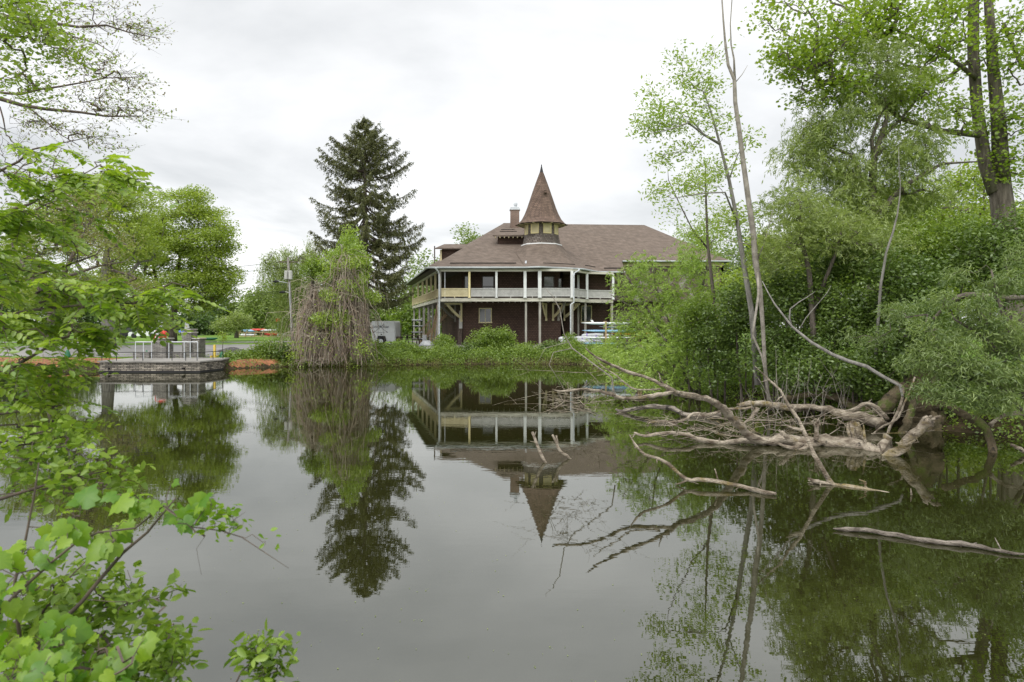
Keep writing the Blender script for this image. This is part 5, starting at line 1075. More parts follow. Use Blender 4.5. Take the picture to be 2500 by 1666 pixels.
# big fallen tree: trunk lying at the surface, limbs fanning to the left
ft=wood('fallen_tree','large grey fallen tree lying in the pond, limbs fanning left from its root end','fallen tree',[
 ([(1665,610,11.4),(1640,570,11.6),(1590,545,11.8),(1500,515,12.0),(1400,505,12.1),(1300,515,12.1),(1210,505,12.1),(1100,503,12.1),(1030,470,12.0),(990,430,11.8),(930,365,11.5),(860,310,11.2),(770,285,11.0),(690,272,10.9),(655,258,10.8)],[.15,.15,.12,.115,.12,.13,.105,.09,.085,.078,.075,.07,.062,.058,.05]),
 ([(670,268,10.8),(600,285,10.7),(500,298,10.6),(430,300,10.5),(350,272,10.4),(260,257,10.3),(170,265,10.2),(130,266,10.2),(95,256,10.2)],[.045,.045,.04,.036,.034,.030,.025,.018,.008]),
 ([(660,258,10.8),(610,232,10.8),(560,205,10.8),(460,175,10.75),(380,140,10.7),(300,100,10.7),(255,60,10.7)],[.05,.046,.042,.036,.03,.022,.008]),
 ([(610,255,10.8),(500,258,10.8),(450,232,10.9),(400,190,10.9),(340,150,11.0),(290,105,11)],[.02,.018,.015,.012,.01,.004]),
 ([(1150,512,12.1),(1000,505,12.2),(890,512,12.3),(810,497,12.4),(720,472,12.5),(620,466,12.6),(540,480,12.7),(488,465,12.7)],[.07,.065,.055,.05,.046,.042,.036,.022]),
 ([(490,470,12.7),(480,488,12.7)],[.02,.008]),
 ([(1240,515,11.9),(1210,480,11.9),(1190,460,11.9)],[.05,.045,.035]),
 ([(1355,505,12.0),(1360,460,12.0),(1363,418,12.0)],[.065,.06,.05]),
 ([(1590,545,11.8),(1590,480,11.8),(1585,430,11.9)],[.04,.03,.012]),
 ([(1610,560,11.8),(1600,520,11.8),(1570,480,11.7)],[.045,.03,.012]),
 ([(1650,590,11.5),(1680,540,11.6),(1700,500,11.9),(1690,480,12.0)],[.14,.13,.09,.05]),
 ([(1660,600,11.4),(1672,560,11.3),(1660,520,11.3)],[.03,.022,.010]),
 ([(1290,520,11.9),(1240,540,11.7),(1170,512,11.8)],[.08,.05,.02]),
 ([(640,250,10.8),(620,225,10.8),(605,180,10.8)],[.03,.02,.006]),
 ([(1330,520,11.9),(1280,552,11.7),(1260,545,11.7)],[.07,.04,.015])],
 ['drift','drift','drift','drift','drift','drift','drift','drift','drift','drift','drift','drift','drift','drift','drift'],stubs=3)
# pale shredded wood at the root end
m=MB()
for k in range(16):
    a=P(*z4(1515+R.uniform(-8,10)+k*3.2,415+R.uniform(-6,8)),12.1+R.uniform(-.08,.08)); b=P(*z4(1520+k*4.5+R.uniform(-10,10),500+R.uniform(-12,8)),12.0); c=((a[0]+b[0])/2+R.uniform(-.03,.03),a[1],(a[2]+b[2])/2)
    m.tube([a,c,b],[.02,.032,.02],5)
part('splintered_wood',m,M['drift'],ft,True)
wood('driftwood_log','thick grey broken log leaning up out of the water right of the fallen tree','log',[([(1645,632,11.3),(1690,585,11.2),(1760,545,11.1),(1800,505,11.0),(1850,450,10.9),(1905,408,10.8)],[.10,.10,.10,.105,.095,.10]),([(1830,470,10.9),(1870,455,10.9),(1912,453,10.9)],[.025,.016,.006]),([(1790,530,11),(1830,500,10.8)],[.04,.015])],['drift']*3,stubs=5,jit=.008)
wood('back_log','long brown log lying across the water behind the fallen tree','log',[
 ([(1670,430,14.0),(1590,395,14.2),(1500,380,14.4),(1420,355,14.6),(1340,342,14.8),(1250,347,14.9),(1130,328,15.0),(1040,325,15.1),(990,335,15.2)],[.17,.13,.11,.10,.095,.10,.09,.085,.05]),
 ([(1060,345,15.0),(920,355,15.1),(840,382,15.1),(740,380,15.2)],[.045,.04,.04,.03]),
 ([(1080,345,15.0),(1050,390,14.9),(1010,420,14.8)],[.06,.05,.02]),([(1500,372,14.4),(1560,345,14.3),(1600,325,14.3),(1660,370,14.1),(1680,415,14.0)],[.06,.06,.05,.05,.04])],['drift','drift','drift','drift'],stubs=4)
wood('dark_log','dark weathered branch lying low across the water behind the left limbs','log',[([(900,380,15.6),(830,385,15.8),(740,382,16.0),(680,352,16.2),(600,340,16.4),(520,345,16.6),(430,362,16.8),(400,352,17)],[.07,.075,.08,.08,.075,.06,.05,.02])],['wetwood'],stubs=4)
wood('forked_grey_branch','small pale forked branch lying on the water left of the long brown log','branch',[([(830,372,14.6),(770,372,14.5),(740,395,14.4),(690,412,14.3),(620,410,14.3),(565,415,14.2),(552,428,14.2)],[.03,.035,.036,.04,.036,.03,.008]),([(600,412,14.3),(570,405,14.3),(550,410,14.3)],[.022,.014,.005]),([(690,415,14.3),(655,435,14.2)],[.02,.006])],['drift']*3,stubs=3,twigs=5)
wood('mossy_arched_limb','thick mossy limb arching over the back of the fallen wood','log',[([(1200,300,16.5),(1270,295,16.4),(1340,280,16.2),(1420,285,16.0),(1480,308,15.8),(1545,345,15.4),(1620,370,14.9)],[.08,.085,.09,.10,.11,.11,.12])],['drift_moss'])
wood('mossy_stump','huge mossy leaning stump and trunk at the foot of the right bank','stump',[
 ([(1900,470,14.3),(1880,380,14.3),(1870,280,14.3),(1865,200,14.4),(1870,120,14.6),(1890,20,15.0)],[.42,.36,.30,.27,.25,.22]),
 ([(1500,430,14.6),(1590,390,14.4),(1660,350,14.2),(1730,290,14.2),(1800,240,14.3)],[.05,.12,.16,.17,.12]),
  ([(1630,470,13.0),(1680,430,13.0),(1740,405,13.0),(1770,350,13.1),(1800,280,13.2),(1830,200,13.6)],[.015,.025,.03,.028,.025,.02]),
 ([(1740,520,13.4),(1790,430,13.6),(1830,300,13.9)],[.06,.10,.08]),
 ([(1700,470,13.0),(1720,420,13.2),(1760,340,13.4),(1775,260,13.6),(1750,225,13.7),(1700,205,13.7)],[.03,.035,.035,.03,.025,.012]),
 ([(1700,400,13.6),(1650,345,13.7),(1600,325,13.8),(1560,345,13.9),(1500,360,14)],[.05,.05,.045,.035,.02]),
 ([(1960,490,13.8),(1920,400,14.0),(1890,300,14.2)],[.10,.12,.09])],
 ['drift_moss','drift_moss','drift','drift_moss','drift','drift','drift_moss'],stubs=2,jit=.03)
# forked grey limb in front
wood('forked_grey_limb','pale grey limb lying on the water with a tall bare fork pointing up','branch',[
 ([(1820,780,8.55),(1760,775,8.6),(1700,760,8.7),(1600,738,8.85),(1500,722,9.0),(1430,712,9.1),(1385,705,9.15),(1340,700,9.2)],[.050,.052,.052,.05,.045,.045,.05,.035]),
 ([(1432,712,9.1),(1395,650,9.15),(1350,575,9.2),(1312,490,9.3),(1272,400,9.4),(1225,330,9.5),(1185,260,9.55),(1130,210,9.6),(1065,145,9.6)],[.042,.042,.040,.038,.032,.026,.022,.018,.006]),
 ([(1600,738,8.85),(1592,715,8.85),(1595,700,8.85),(1565,690,8.85)],[.025,.02,.018,.01]),
 ([(1290,450,9.3),(1240,440,9.3),(1215,430,9.3)],[.03,.022,.01]),([(1185,265,9.55),(1165,240,9.6),(1158,215,9.6)],[.014,.01,.004]),
 ([(1375,700,9.1),(1340,690,9.1),(1318,683,9.1)],[.04,.03,.008]),([(1820,780,8.55),(1826,768,8.55)],[.045,.03]),([(1185,262,9.5),(1200,285,9.5),(1180,300,9.5),(1165,320,9.5)],[.01,.012,.01,.006])],['drift']*8,stubs=3,jit=.006)
wood('curved_grey_branch','slender grey branch rising left out of the water in front of the fallen tree','branch',[
 ([(1165,757,8.5),(1100,745,8.6),(1040,730,8.75),(950,710,8.85),(860,695,8.95),(790,690,9.0),(740,688,9.05),(700,655,9.1),(650,615,9.15),(595,585,9.2),(540,570,9.2),(500,530,9.25),(465,475,9.3)],[.02,.03,.032,.032,.034,.034,.034,.03,.03,.026,.024,.02,.008]),
 ([(740,692,9.05),(710,705,9.05),(685,712,9.05)],[.022,.015,.006]),([(888,690,8.95),(882,665,8.95),(872,638,8.95)],[.018,.013,.008]),([(1105,748,8.7),(1070,760,8.7),(1055,765,8.7)],[.025,.02,.01]),([(1165,757,8.65),(1195,775,8.6),(1180,785,8.6)],[.01,.006,.003])],['drift']*5,stubs=2,jit=.006)
wood('floating_log','long thin waterlogged log floating at the lower right','log',[([(1440,924),(1500,927),(1600,935),(1750,957),(1900,983),(2050,1000),(2150,1012),(2250,1033),(2360,1046),(2440,1058)],[.008,.03,.032,.034,.035,.034,.03,.022,.015,.01]),([(2100,1003,6.65),(2125,992,6.6)],[.012,.005])],['wetwood']*2,stubs=4,jit=.006)
wood('standing_stick','bare stick poking out of the water, left one of two in mid pond','stick',[([(68,612,10.6),(30,540,10.7),(0,462,10.8)],[.03,.03,.022])],['drift'],stubs=2,jit=.005)
wood('standing_stick','forked stick poking out of the water, right one of two in mid pond','stick',[([(185,592,10.9),(165,575,10.9),(130,550,10.9),(115,515,10.9),(95,475,10.9)],[.028,.03,.03,.028,.016]),([(118,525,10.9),(118,500,10.9),(114,478,10.9)],[.025,.02,.016])],['drift']*2,jit=.005)
wood('right_bank_root','mossy grey root arching from the right bank down into the water','root',[([(1975,322,12.2),(2010,345,12.0),(2060,372,11.9),(2150,420,11.7),(2188,475,11.6),(2200,545,11.5),(2212,585,11.4),(2235,615,11.3)],[.07,.075,.075,.08,.085,.08,.07,.04]),([(2210,570,11.4),(2240,600,11.3),(2290,640,11.1)],[.05,.03,.01]),([(2205,580,11.4),(2190,610,11.2)],[.04,.012])],['drift_moss','drift','drift'],stubs=4)
wood('right_bank_branch','curved grey branch entering from the right edge above the bank root','branch',[([(2420,375,11.6),(2353,370,11.6),(2290,372,11.65),(2230,395,11.7),(2190,430,11.7)],[.055,.055,.05,.045,.04])],['drift'])
wood('right_edge_branch','short thick branch end at the right edge near the water','branch',[([(2450,590,11.2),(2353,553,11.2),(2320,535,11.2),(2290,522,11.2)],[.045,.045,.04,.02])],['drift'])
wood('overhanging_limb','dark bare limb curving above the willow bush at the right edge','branch',[([(1900,-60,13.6),(1960,-120,13.4),(2010,-165,13.2),(2080,-195,13.1),(2160,-190,13.0),(2300,-180,13),(2420,-190,13)],[.03,.06,.075,.08,.07,.06,.06])],['bark'])
# tangles of fine dead twigs: each tangle is one thing
def tangle(label,cx,cy,w_,h_,d,n,r=.006,up=False,mt='drift'):
    c=P(*z4(cx,cy),d); t=thing('twig_tangle',(c[0],c[1],0),label,'twigs','tangles of dead twigs'); m=MB()
    for k in range(n):
        a=np.array(P(*z4(cx+R.uniform(-1,1)*w_,cy+R.uniform(-1,1)*h_*(.4 if up else 1)+(h_*.6 if up else 0)),d+R.uniform(-.5,.5)))
        if up: v=np.array([R.gauss(0,.25),R.gauss(0,.15),R.uniform(.4,1.15)])
        else: v=np.array([R.gauss(0,.55),R.gauss(0,.3),R.gauss(.02,.13)])
        b=a+v; mid=a+v*.5+rng.normal(size=3)*(.07)
        if a[2]<-.1: continue
        m.tube([a,mid,b],[r,r*.8,r*.3],4)
        for j in range(2):
            q=R.uniform(.3,.9); p=a+v*q; e=v*R.uniform(.2,.45)+rng.normal(size=3)*.12; m.tube([p,p+e*.5+rng.normal(size=3)*.02,p+e],[r*.6,r*.4,r*.2],3)
    part('twigs',m,M[mt],t); return t
tangle('tangle of fine dead twigs on the water below the long brown log',850,440,210,45,13.2,60,.006)
tangle('bristling upright dead twigs behind the tall grey fork',1120,330,180,190,14.2,22,.006,True,'twig_grey')
tangle('fine twigs at the outer tips of the left limbs of the fallen tree',200,270,120,110,11.0,34,.004)
tangle('upright dead twigs in front of the mossy arched limb',1330,250,170,170,14.8,20,.006,True,'twig_grey')
tangle('dead twigs between the brown log and the fallen trunk',1180,430,200,60,12.8,30,.006)
tangle('dead twigs around the root end of the fallen tree',1500,420,150,50,12.9,16,.008)
tangle('thin twigs over the left end of the dark log',330,330,120,50,14.5,26,.005)
for (x,y,h) in ((80,130,90),(430,60,0)):
    pass
t=thing('bare_sapling_twig',P(*z4(185,170),13)[:2]+(0,),'thin crooked bare twig rising in front of the veranda posts','twig')
m=MB()
for pts,r in (([(395,300),(380,200),(190,60),(150,-10),(130,-130),(95,-190),(60,-230)],[.014,.013,.012,.01,.009,.007,.003]),([(190,60),(100,80),(80,140),(150,250)],[.008,.007,.006,.003]),([(170,30),(60,60),(20,140)],[.006,.005,.002])):
    m.tube([P(*z4(*p),12.5) for p in pts],r,5)
part('twig',m,M['twig_grey'],t,True)
# floating specks: seeds and leaf bits
n=2600; x=rng.uniform(-11,10,n); y=4+rng.random(n)**1.5*26; k=(sdist(x,y)<-.3); x=x[k];y=y[k]; n=len(x)
me=leafmesh('floating_specks',np.stack([x,y,np.full(n,.004)],1),np.stack([rng.normal(size=n),rng.normal(size=n),np.zeros(n)],1),np.tile([0,0,1.],(n,1)),rng.uniform(.006,.020,n),.6,DIA,rng.random(n)); tag(link('floating_specks',me,M['willow']),kind='stuff',label='pale seeds and leaf bits floating on the pond')
# ================================================================ foreground, left
def dense_net(name,label,cat,base,starts,blobs,rtip,leafer,bark='twig',jit=.15,group=None,rmax=.02):
    t=thing(name,base,label,cat,group); m=MB(); nodes=[]
    for pts,r in starts:
        W=[np.array(P(*p)) for p in pts]; m.tube(W,r,7)
        for a,b in zip(W[:-1],W[1:]): nodes+=[a,(a*2+b)/3,(a+2*b)/3]
        nodes.append(W[-1])
    part('limbs',m,M[bark],t,True); cl=sample_blobs(blobs,.6); bm,cl2,_=network(nodes,cl,rtip,jit=jit,rmax=rmax); part('branches',bm,M[bark],t)
    leafer(cl2,t,np.array(base)); return t
def simple(k,cr,L,asp,tpl,mk,name='leaves',droop=.2,up=.9,flat=.7):
    def f(cl,t,b): scatter_leaves(cl-b,k,cr,flat,L,asp,tpl,M[mk],name,t,droop=droop,up=up)
    return f
# budding tree overhead
D=7.2
def budleaves(cl,t,b):
    C=[];n=len(cl); br=MB()
    for c in cl:
        v=norm(np.array([1.,R.gauss(0,.5),R.gauss(-.05,.5)]))*R.uniform(.12,.36); br.tube([c,c+v*.5+rng.normal(size=3)*.015,c+v],[.0018,.0014,.0008],3)
        for q in np.linspace(.1,1,7): C.append(c+v*q+rng.normal(size=3)*.018)
    part('twigs',br,M['twig'],t); C=np.array(C); n=len(C)
    for nm,k0,sz,mk in (('buds',1,.030,'bud'),('young_leaves',1,.032,'elder')):
        idx=rng.random(n)<(.85 if nm=='buds' else .38); c2=C[idx]+rng.normal(size=(idx.sum(),3))*.012; k=len(c2)
        link(nm,leafmesh(nm,c2-b,rng.normal(size=(k,3))+[.3,0,-.2],rng.normal(size=(k,3))+[0,0,.4],sz*rng.uniform(.6,1.3,k),.5,DIA,rng.random(k)),M[mk],t)
dense_net('budding_tree','overhanging tree with long bare limbs and tiny bronze buds at the top left','tree',(-8.6,8.,.6),
 [([(-720,1100,8.),(-700,700,8.),(-640,400,8),(-500,250,7.8),(-250,150,7.4)],[.16,.15,.13,.1,.07]),
  ([(-640,420,8),(-300,300,7.5),(-60,215,7.2),(0,241,7.2),(57,258,7.2),(115,267,7.2),(200,275,7.2),(258,284,7.1),(345,284,7)],[.05,.035,.028,.024,.02,.017,.013,.010,.005]),
  ([(-250,150,7.4),(0,38,7.3),(60,50,7.3),(115,55,7.3),(190,66,7.2),(260,62,7.1),(310,78,7.1),(390,95,7)],[.04,.026,.022,.018,.013,.01,.007,.003]),
  ([(-200,200,7.3),(15,228,7.3),(50,231,7.3),(95,219,7.2),(145,212,7.2),(200,202,7.1),(258,191,7.1),(355,188,7)],[.02,.014,.013,.012,.010,.008,.006,.003]),
  ([(60,255,7.2),(110,295,7.2),(150,330,7.1),(200,360,7.1)],[.009,.007,.005,.003]),([(-300,560,7.6),(0,418,7),(45,395,7),(80,365,7),(150,350,6.9),(220,335,6.9)],[.03,.014,.012,.009,.006,.003]),([(115,55,7.3),(180,90,7.2),(240,108,7.1),(290,140,7)],[.01,.007,.005,.003]),
  ([(-300,300,7.5),(0,262,7.2),(8,290,7.2),(15,330,7.2)],[.02,.01,.008,.004]),([(-280,500,7.6),(0,560,7.2),(110,500,7),(200,470,6.9)],[.03,.013,.008,.004])],
 [pb(60,30,D,110,45,.9,80),pb(240,35,D,110,34,.8,60),pb(320,70,D,60,30,.6,26),pb(120,120,D,120,50,.9,60),pb(220,165,D,90,36,.8,48),pb(290,190,D,80,24,.6,30),pb(240,250,D,100,30,.7,64),pb(330,272,D,60,20,.5,26),pb(80,300,D,110,50,.8,66),pb(200,330,D,80,30,.7,34),pb(40,380,D,80,40,.8,26),pb(40,180,D,60,40,.8,24),pb(150,440,D,160,40,.8,50),pb(90,520,D,150,60,.8,50)],.0015,budleaves,rmax=.008)
def greentuft(cl,t,b): scatter_leaves(cl-b,42,.11,.8,.045,.55,DIA,M['maple'],'leaves',t)
dense_net('green_overhang','small leaved green branches overhanging at the upper left edge','tree',(-7.,6.,.6),
 [([(-700,900,6),(-620,500,6),(-300,200,6),(-100,60,6)],[.09,.08,.05,.03]),([(-300,200,6),(-100,100,6),(0,90,6),(60,90,6),(120,110,6)],[.03,.02,.012,.008,.004]),([(-100,60,6),(20,10,6),(80,5,6)],[.02,.01,.005])],
 [pb(30,15,6,60,30,.5,11),pb(80,50,6,24,34,.4,7),pb(95,90,6,30,25,.4,7),pb(20,110,6,40,36,.5,10),pb(140,115,6,30,16,.4,9),pb(20,200,6,30,30,.4,6),pb(72,208,6,14,12,.3,3),pb(10,-30,6,150,30,.5,9)],.003,greentuft)
# pinnate leaved branches
def pinnate(Lr=.17,leaf=.040,pairs=6,mk='locust',nmin=2,nmax=4):
    def f(cl,t,b):
        C=[];U=[];Nn=[];rn=[];st=MB()
        for c in cl:
            for s in range(R.randint(nmin,nmax)):
                a=R.uniform(-1.6,1.6); d=norm(np.array([math.cos(a),math.sin(a)*.9,R.uniform(-.5,.35)])); up=norm(np.array([R.gauss(0,.35),R.gauss(-.15,.35),1.])); side=norm(np.cross(d,up)); up=np.cross(side,d)
                l=Lr*R.uniform(.6,1.2); r0=R.random(); n=pairs+R.randint(-1,2); prev=np.array(c)
                pts=[prev+d*l*q+np.array([0,0,-.35*l*q*q]) for q in np.linspace(0,1,5)]; st.tube(pts,[.0018,.0016,.0013,.001,.0006],3)
                for i in range(n+1):
                    q=.18+.82*i/n; p=prev+d*l*q+np.array([0,0,-.35*l*q*q])
                    for sg in ((-1,1) if i<n else (0,)):
                        C.append(p); U.append(d*(.35 if sg else 1)+side*sg+np.array([0,0,-.25])+rng.normal(size=3)*.12); Nn.append(up+rng.normal(size=3)*.2); rn.append(min(1,max(0,r0*.6+R.random()*.4)))
        part('leaf_stalks',st,M['serr'] if False else M['twig'],t); C=np.array(C); n=len(C)
        link('leaves',leafmesh('leaves',C-b,np.array(U),np.array(Nn),leaf*rng.uniform(.75,1.25,n),.62,OVAL,np.array(rn)),M[mk],t)
    return f
D=3.5
dense_net('pinnate_leaved_tree','near bright green branches with paired oval leaflets along the left edge','tree',(-4.6,3.2,.5),
 [([(-900,1500,3.6),(-820,900,3.5),(-500,700,3.4),(-200,600,3.3)],[.06,.055,.04,.025]),
  ([(-300,640,3.3),(0,520,3.3),(70,500,3.3),(150,455,3.2),(205,425,3.2),(245,403,3.2)],[.02,.008,.007,.005,.003,.002]),([(-500,720,3.4),(0,770,3.4),(100,755,3.4),(200,745,3.3),(330,740,3.3),(420,690,3.2),(460,700,3.2)],[.02,.008,.006,.005,.004,.003,.002]),
  ([(-300,660,3.3),(0,700,3.6),(60,680,3.6),(160,650,3.6),(240,620,3.6)],[.015,.01,.008,.006,.003]),([(-500,900,3.4),(0,915,3.2),(60,880,3.2),(110,852,3.2),(150,826,3.1)],[.02,.01,.008,.006,.003]),([(-500,900,3.4),(0,1010,3.3),(80,1000,3.3),(150,990,3.3)],[.02,.008,.005,.003])],
 [pb(60,440,3.2,60,40,.35,13),pb(170,430,3.2,50,28,.3,12),pb(215,385,3.2,24,16,.2,4),pb(280,425,3.2,50,20,.3,8),pb(50,540,3.3,70,45,.4,20),pb(150,520,3.3,50,30,.3,6),pb(60,640,3.4,80,34,.4,16),pb(100,710,3.4,110,44,.5,28),pb(240,700,3.3,90,34,.5,20),pb(380,715,3.2,60,24,.3,11),pb(300,765,3.3,80,32,.4,14),pb(90,800,3.3,90,46,.5,22),pb(190,815,3.2,50,30,.3,14),pb(50,900,3.2,70,34,.4,13),pb(80,970,3.2,90,44,.5,13),pb(60,1050,3.2,80,40,.5,16),pb(20,360,3.2,30,20,.3,4),pb(310,750,3.2,50,20,.3,8)],
 .0018,pinnate(nmin=1,nmax=3),rmax=.008)
D=2.7
dense_net('serrate_leaved_shrub','near mid green shrub with small toothed leaves at the middle left edge','shrub',(-3.2,2.6,.4),
 [([(-600,1700,2.8),(-400,1400,2.7),(-100,1250,2.7),(60,1200,2.7),(160,1170,2.7),(260,1150,2.7)],[.02,.016,.010,.006,.004,.002]),([(-300,1300,2.7),(0,1080,2.7),(120,1050,2.7)],[.012,.006,.003])],
 [pb(80,1110,2.7,90,36,.3,13),pb(200,1130,2.7,60,30,.25,9),pb(260,1160,2.7,40,34,.2,10),pb(60,1190,2.8,90,30,.3,10),pb(130,1060,2.8,70,26,.25,14),pb(200,1200,2.7,40,20,.2,8)],.0016,simple(13,.065,.038,.62,OVAL,'serr'),rmax=.006)
# bottom-left grape vine and shrubs
D=2.05
def grape(cl,t,b):
    st=MB(); C=[];U=[];Nn=[];rn=[];S_=[]
    for c in cl:
        for k in range(2):
            v=norm(rng.normal(size=3)+[0,-.4,.5])*R.uniform(.02,.05); p=c+v; st.tube([c,c+v*.6+[0,0,.01],p],[.0014,.0012,.001],3)
            C.append(p); u=np.array([R.gauss(0,.8),R.gauss(-.5,.4),R.gauss(-.7,.4)]); U.append(u); Nn.append(np.array([R.gauss(0,.5),R.gauss(-.9,.5),R.gauss(.7,.5)])); rn.append(R.random()); S_.append(R.choice((.028,.036,.045,.052,.075))*R.uniform(.8,1.15))
    part('leaf_stalks',st,M['twig'],t)
    link('leaves',leafmesh('leaves',np.array(C)-b,np.array(U),np.array(Nn),S_,.85,GRAPE,np.array(rn)),M['grape'],t)
dense_net('wild_grape_vine','near wild vine with broad lobed bright leaves in the bottom left corner','vine',(-2.6,1.9,.35),
 [([(-300,1900,2),(-60,1560,2.),(40,1450,2.05),(130,1370,2.05),(180,1330,2.05),(240,1300,2.05),(330,1290,2.05),(400,1235,2.05),(470,1287,2.05),(540,1296,2.0),(590,1312,2.0),(640,1345,2.0),(705,1388,2.0)],[.008,.006,.005,.004,.0035,.003,.003,.0028,.002,.0018,.0015,.0012,.0006]),
  ([(-200,1900,2.1),(60,1620,2.1),(130,1537,2.1),(200,1470,2.1),(240,1420,2.1),(300,1350,2.1),(360,1300,2.1),(430,1215,2.1)],[.010,.008,.007,.006,.006,.005,.004,.002]),
  ([(52,1580,2.2),(38,1480,2.2),(36,1420,2.2),(60,1330,2.2),(85,1200,2.2),(95,1130,2.2)],[.006,.006,.005,.004,.003,.002]),([(500,1310,2.0),(480,1340,2.0),(485,1370,2.0),(492,1405,2.0)],[.0007,.0006,.0005,.0003])],
 [pb(190,1275,2.05,50,22,.15,5),pb(340,1220,2.05,50,24,.15,6),pb(450,1270,2.02,40,16,.12,5),pb(90,1350,2.1,80,40,.2,9),pb(270,1310,2.1,60,30,.15,6),pb(40,1460,2.1,60,60,.2,9),pb(140,1560,1.95,110,60,.2,14),pb(30,1630,1.9,90,50,.2,16),pb(300,1610,2.0,80,46,.2,10),pb(170,1650,1.8,160,40,.2,18),pb(525,1230,2.05,18,12,.08,2)],.0016,grape,rmax=.004)
def tiny(cl,t,b): scatter_leaves(cl-b,4,.022,.8,.022,.7,OVAL,M['grape'],'leaves',t)
dense_net('vine_tip','slender vine tip with tiny new leaves reaching out over the water','vine',(-1.9,2.0,.4),
 [([(400,1240,2.03),(470,1287,2.0),(540,1296,1.99),(600,1314,1.98)],[.0015,.0012,.001,.0008]),([(560,1300,2),(570,1270,2),(600,1250,2)],[.001,.0008,.0005])],
 [pb(540,1262,2,30,18,.06,9),pb(570,1285,2,30,14,.06,8),pb(646,1328,1.98,5,8,.02,2),pb(505,1290,2,20,8,.05,3),pb(525,1228,2,14,14,.05,3)],.0008,tiny,rmax=.001)
D=2.4
dense_net('toothed_leaf_shrub','near dark green shrub with oval leaves behind the wild vine at the lower left','shrub',(-2.7,2.3,.4),
 [([(-200,1900,2.4),(60,1640,2.4),(160,1560,2.4),(260,1470,2.4),(330,1468,2.4),(380,1462,2.4),(430,1440,2.4)],[.01,.008,.005,.003,.0025,.002,.001]),([(60,1640,2.4),(100,1500,2.4),(160,1420,2.4),(220,1360,2.4)],[.006,.005,.003,.002])],
 [pb(130,1430,2.4,90,50,.25,14),pb(230,1420,2.4,60,40,.2,9),pb(90,1520,2.4,100,50,.3,22),pb(210,1530,2.4,80,40,.25,15),pb(270,1470,2.4,50,24,.2,8),pb(420,1550,2.35,40,44,.12,9),pb(330,1620,2.3,90,50,.2,26),pb(120,1620,2.4,140,50,.3,36)],.0014,simple(13,.045,.040,.62,OVAL,'serr'),rmax=.005)
def pair_sprig(cl,t,b): scatter_leaves(cl-b,3,.02,.8,.046,.5,OVAL,M['serr'],'leaves',t,droop=.2)
dense_net('leafy_sprig','single thin sprig with separate oval leaves sticking out over the water','shrub',(-2.,2.2,.4),
 [([(200,1463,2.25),(280,1470,2.25),(345,1468,2.25),(400,1450,2.25),(440,1437,2.25),(465,1440,2.25)],[.0016,.0014,.0012,.001,.0008,.0005])],
 [pb(330,1445,2.25,20,16,.04,3),pb(370,1470,2.25,20,24,.04,5),pb(440,1435,2.25,20,16,.04,5),pb(300,1500,2.25,24,20,.05,4),pb(350,1505,2.25,20,20,.05,4)],.0008,pair_sprig,rmax=.001)
dense_net('leafy_sprig','small upright leafy sprig at the bottom edge, left of centre','shrub',(-.75,1.95,.5),
 [([(540,1740,2.),(590,1640,2.),(620,1610,2.),(660,1570,2.),(690,1580,2)],[.003,.0025,.002,.0014,.0008]),([(620,1612,2),(615,1570,2),(605,1545,2)],[.0014,.001,.0006])],
 [pb(615,1575,2,22,26,.06,10),pb(640,1600,2,40,22,.06,12),pb(670,1640,2,30,26,.06,11),pb(690,1580,2,34,12,.05,7),pb(620,1640,2,30,26,.05,8)],.0011,simple(5,.026,.034,.55,OVAL,'serr'),rmax=.0015)
dense_net('leafy_sprig','bushy sprig just left of the bottom edge sprig','shrub',(-1.2,2.0,.5),
 [([(380,1740,2.1),(420,1620,2.1),(425,1560,2.1),(430,1530,2.1)],[.003,.002,.0014,.0008])],
 [pb(400,1570,2.1,28,30,.06,8),pb(440,1600,2.1,28,36,.06,10),pb(430,1560,2.1,20,20,.05,5),pb(400,1640,2.1,50,24,.06,12)],.0011,simple(5,.026,.034,.55,OVAL,'serr'),rmax=.0015)
# ================================================================ camera, sky, sun
cam=bpy.data.cameras.new('camera'); co=bpy.data.objects.new('camera',cam); COL.objects.link(co); S.camera=co
co.location=(0,0,H); co.rotation_euler=(math.radians(90),0,0); cam.sensor_width=36; cam.lens=24.0; cam.clip_start=.05; cam.clip_end=5000
cam.shift_y=-(833-YH)/2500
cam.dof.use_dof=True; cam.dof.focus_distance=30; cam.dof.aperture_fstop=5.6
EL,AZ=math.radians(58),math.radians(205)     # hidden sun, high behind the camera
w=bpy.data.worlds.new('World'); S.world=w; w.use_nodes=True; nt=w.node_tree; nt.nodes.clear()
o=N(nt,'ShaderNodeOutputWorld'); sky=N(nt,'ShaderNodeTexSky'); sky.sky_type='NISHITA'; sky.sun_disc=False; sky.sun_elevation=EL; sky.sun_rotation=AZ
b1=N(nt,'ShaderNodeBackground'); b1.inputs[1].default_value=.10; nt.links.new(sky.outputs[0],b1.inputs[0])
tc=N(nt,'ShaderNodeTexCoord'); sp=N(nt,'ShaderNodeSeparateXYZ'); nt.links.new(tc.outputs['Generated'],sp.inputs[0])
mz=N(nt,'ShaderNodeMath',operation='ABSOLUTE'); nt.links.new(sp.outputs[2],mz.inputs[0])
az=N(nt,'ShaderNodeMath',operation='ADD'); nt.links.new(mz.outputs[0],az.inputs[0]); az.inputs[1].default_value=.10
dx=N(nt,'ShaderNodeMath',operation='DIVIDE'); nt.links.new(sp.outputs[0],dx.inputs[0]); nt.links.new(az.outputs[0],dx.inputs[1])
dy=N(nt,'ShaderNodeMath',operation='DIVIDE'); nt.links.new(sp.outputs[1],dy.inputs[0]); nt.links.new(az.outputs[0],dy.inputs[1])
cb=N(nt,'ShaderNodeCombineXYZ'); nt.links.new(dx.outputs[0],cb.inputs[0]); nt.links.new(dy.outputs[0],cb.inputs[1])
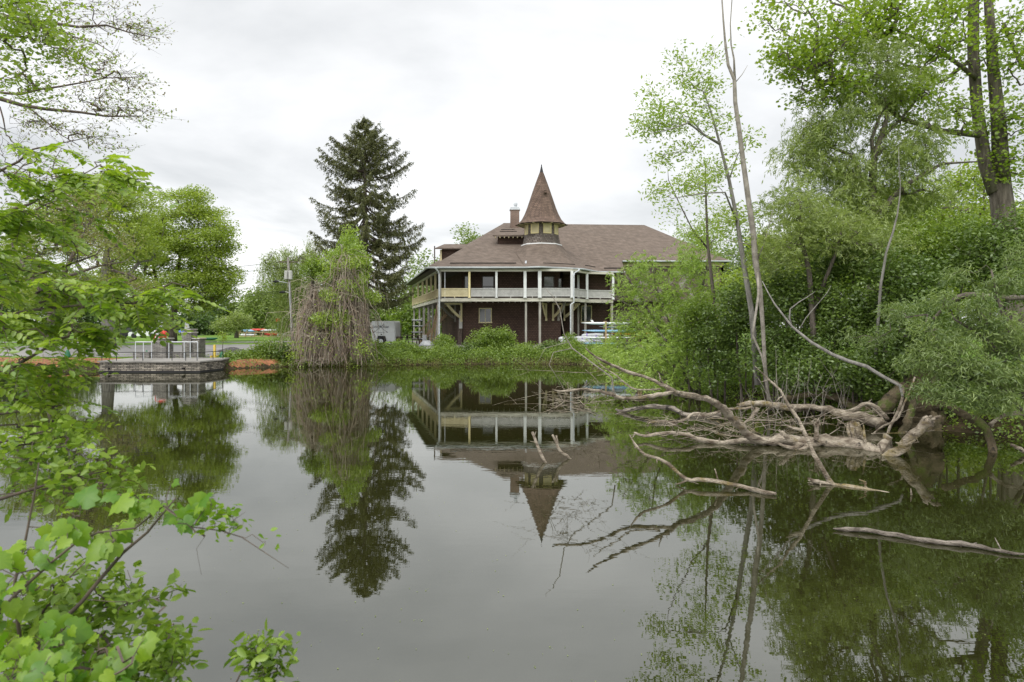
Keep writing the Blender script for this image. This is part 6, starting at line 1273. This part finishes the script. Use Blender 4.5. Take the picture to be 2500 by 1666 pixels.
nz=N(nt,'ShaderNodeTexNoise'); nz.inputs['Scale'].default_value=.55; nz.inputs['Detail'].default_value=7; nz.inputs['Roughness'].default_value=.52; nz.inputs['Distortion'].default_value=.35; nt.links.new(cb.outputs[0],nz.inputs[0])
cr=N(nt,'ShaderNodeValToRGB'); e=cr.color_ramp.elements; e[0].position=.36; e[0].color=(.60,.615,.625,1); e[1].position=.60; e[1].color=(1.0,1.0,1.0,1)
nt.links.new(nz.outputs[0],cr.inputs[0])
# brightness: overcast sky is brighter towards the zenith and towards the hidden sun
vd=N(nt,'ShaderNodeVectorMath',operation='DOT_PRODUCT'); nt.links.new(tc.outputs['Generated'],vd.inputs[0]); vd.inputs[1].default_value=(math.sin(AZ)*math.cos(EL),math.cos(AZ)*math.cos(EL),math.sin(EL))
mr=N(nt,'ShaderNodeMapRange',interpolation_type='SMOOTHSTEP'); nt.links.new(vd.outputs['Value'],mr.inputs[0]); mr.inputs['From Min'].default_value=.15; mr.inputs['From Max'].default_value=1.0; mr.inputs['To Min'].default_value=1.13; mr.inputs['To Max'].default_value=2.4
b2=N(nt,'ShaderNodeBackground'); nt.links.new(cr.outputs[0],b2.inputs[0]); nt.links.new(mr.outputs[0],b2.inputs[1])
mx=N(nt,'ShaderNodeMixShader'); mx.inputs[0].default_value=.9; nt.links.new(b1.outputs[0],mx.inputs[1]); nt.links.new(b2.outputs[0],mx.inputs[2]); nt.links.new(mx.outputs[0],o.inputs[0])
sl=bpy.data.lights.new('sun','SUN'); sl.energy=1.35; sl.angle=math.radians(14); sl.color=(1,.97,.92); so=bpy.data.objects.new('sun',sl); COL.objects.link(so)
dirv=Vector((math.sin(AZ)*math.cos(EL),math.cos(AZ)*math.cos(EL),math.sin(EL))); so.rotation_euler=dirv.to_track_quat('Z','Y').to_euler()
S.view_settings.view_transform='Standard'; S.view_settings.look='None'; S.view_settings.exposure=0.2; S.view_settings.gamma=1
S.cycles.max_bounces=6; S.cycles.diffuse_bounces=3; S.cycles.glossy_bounces=3; S.cycles.transmission_bounces=4; S.cycles.sample_clamp_indirect=6; S.cycles.use_denoising=True
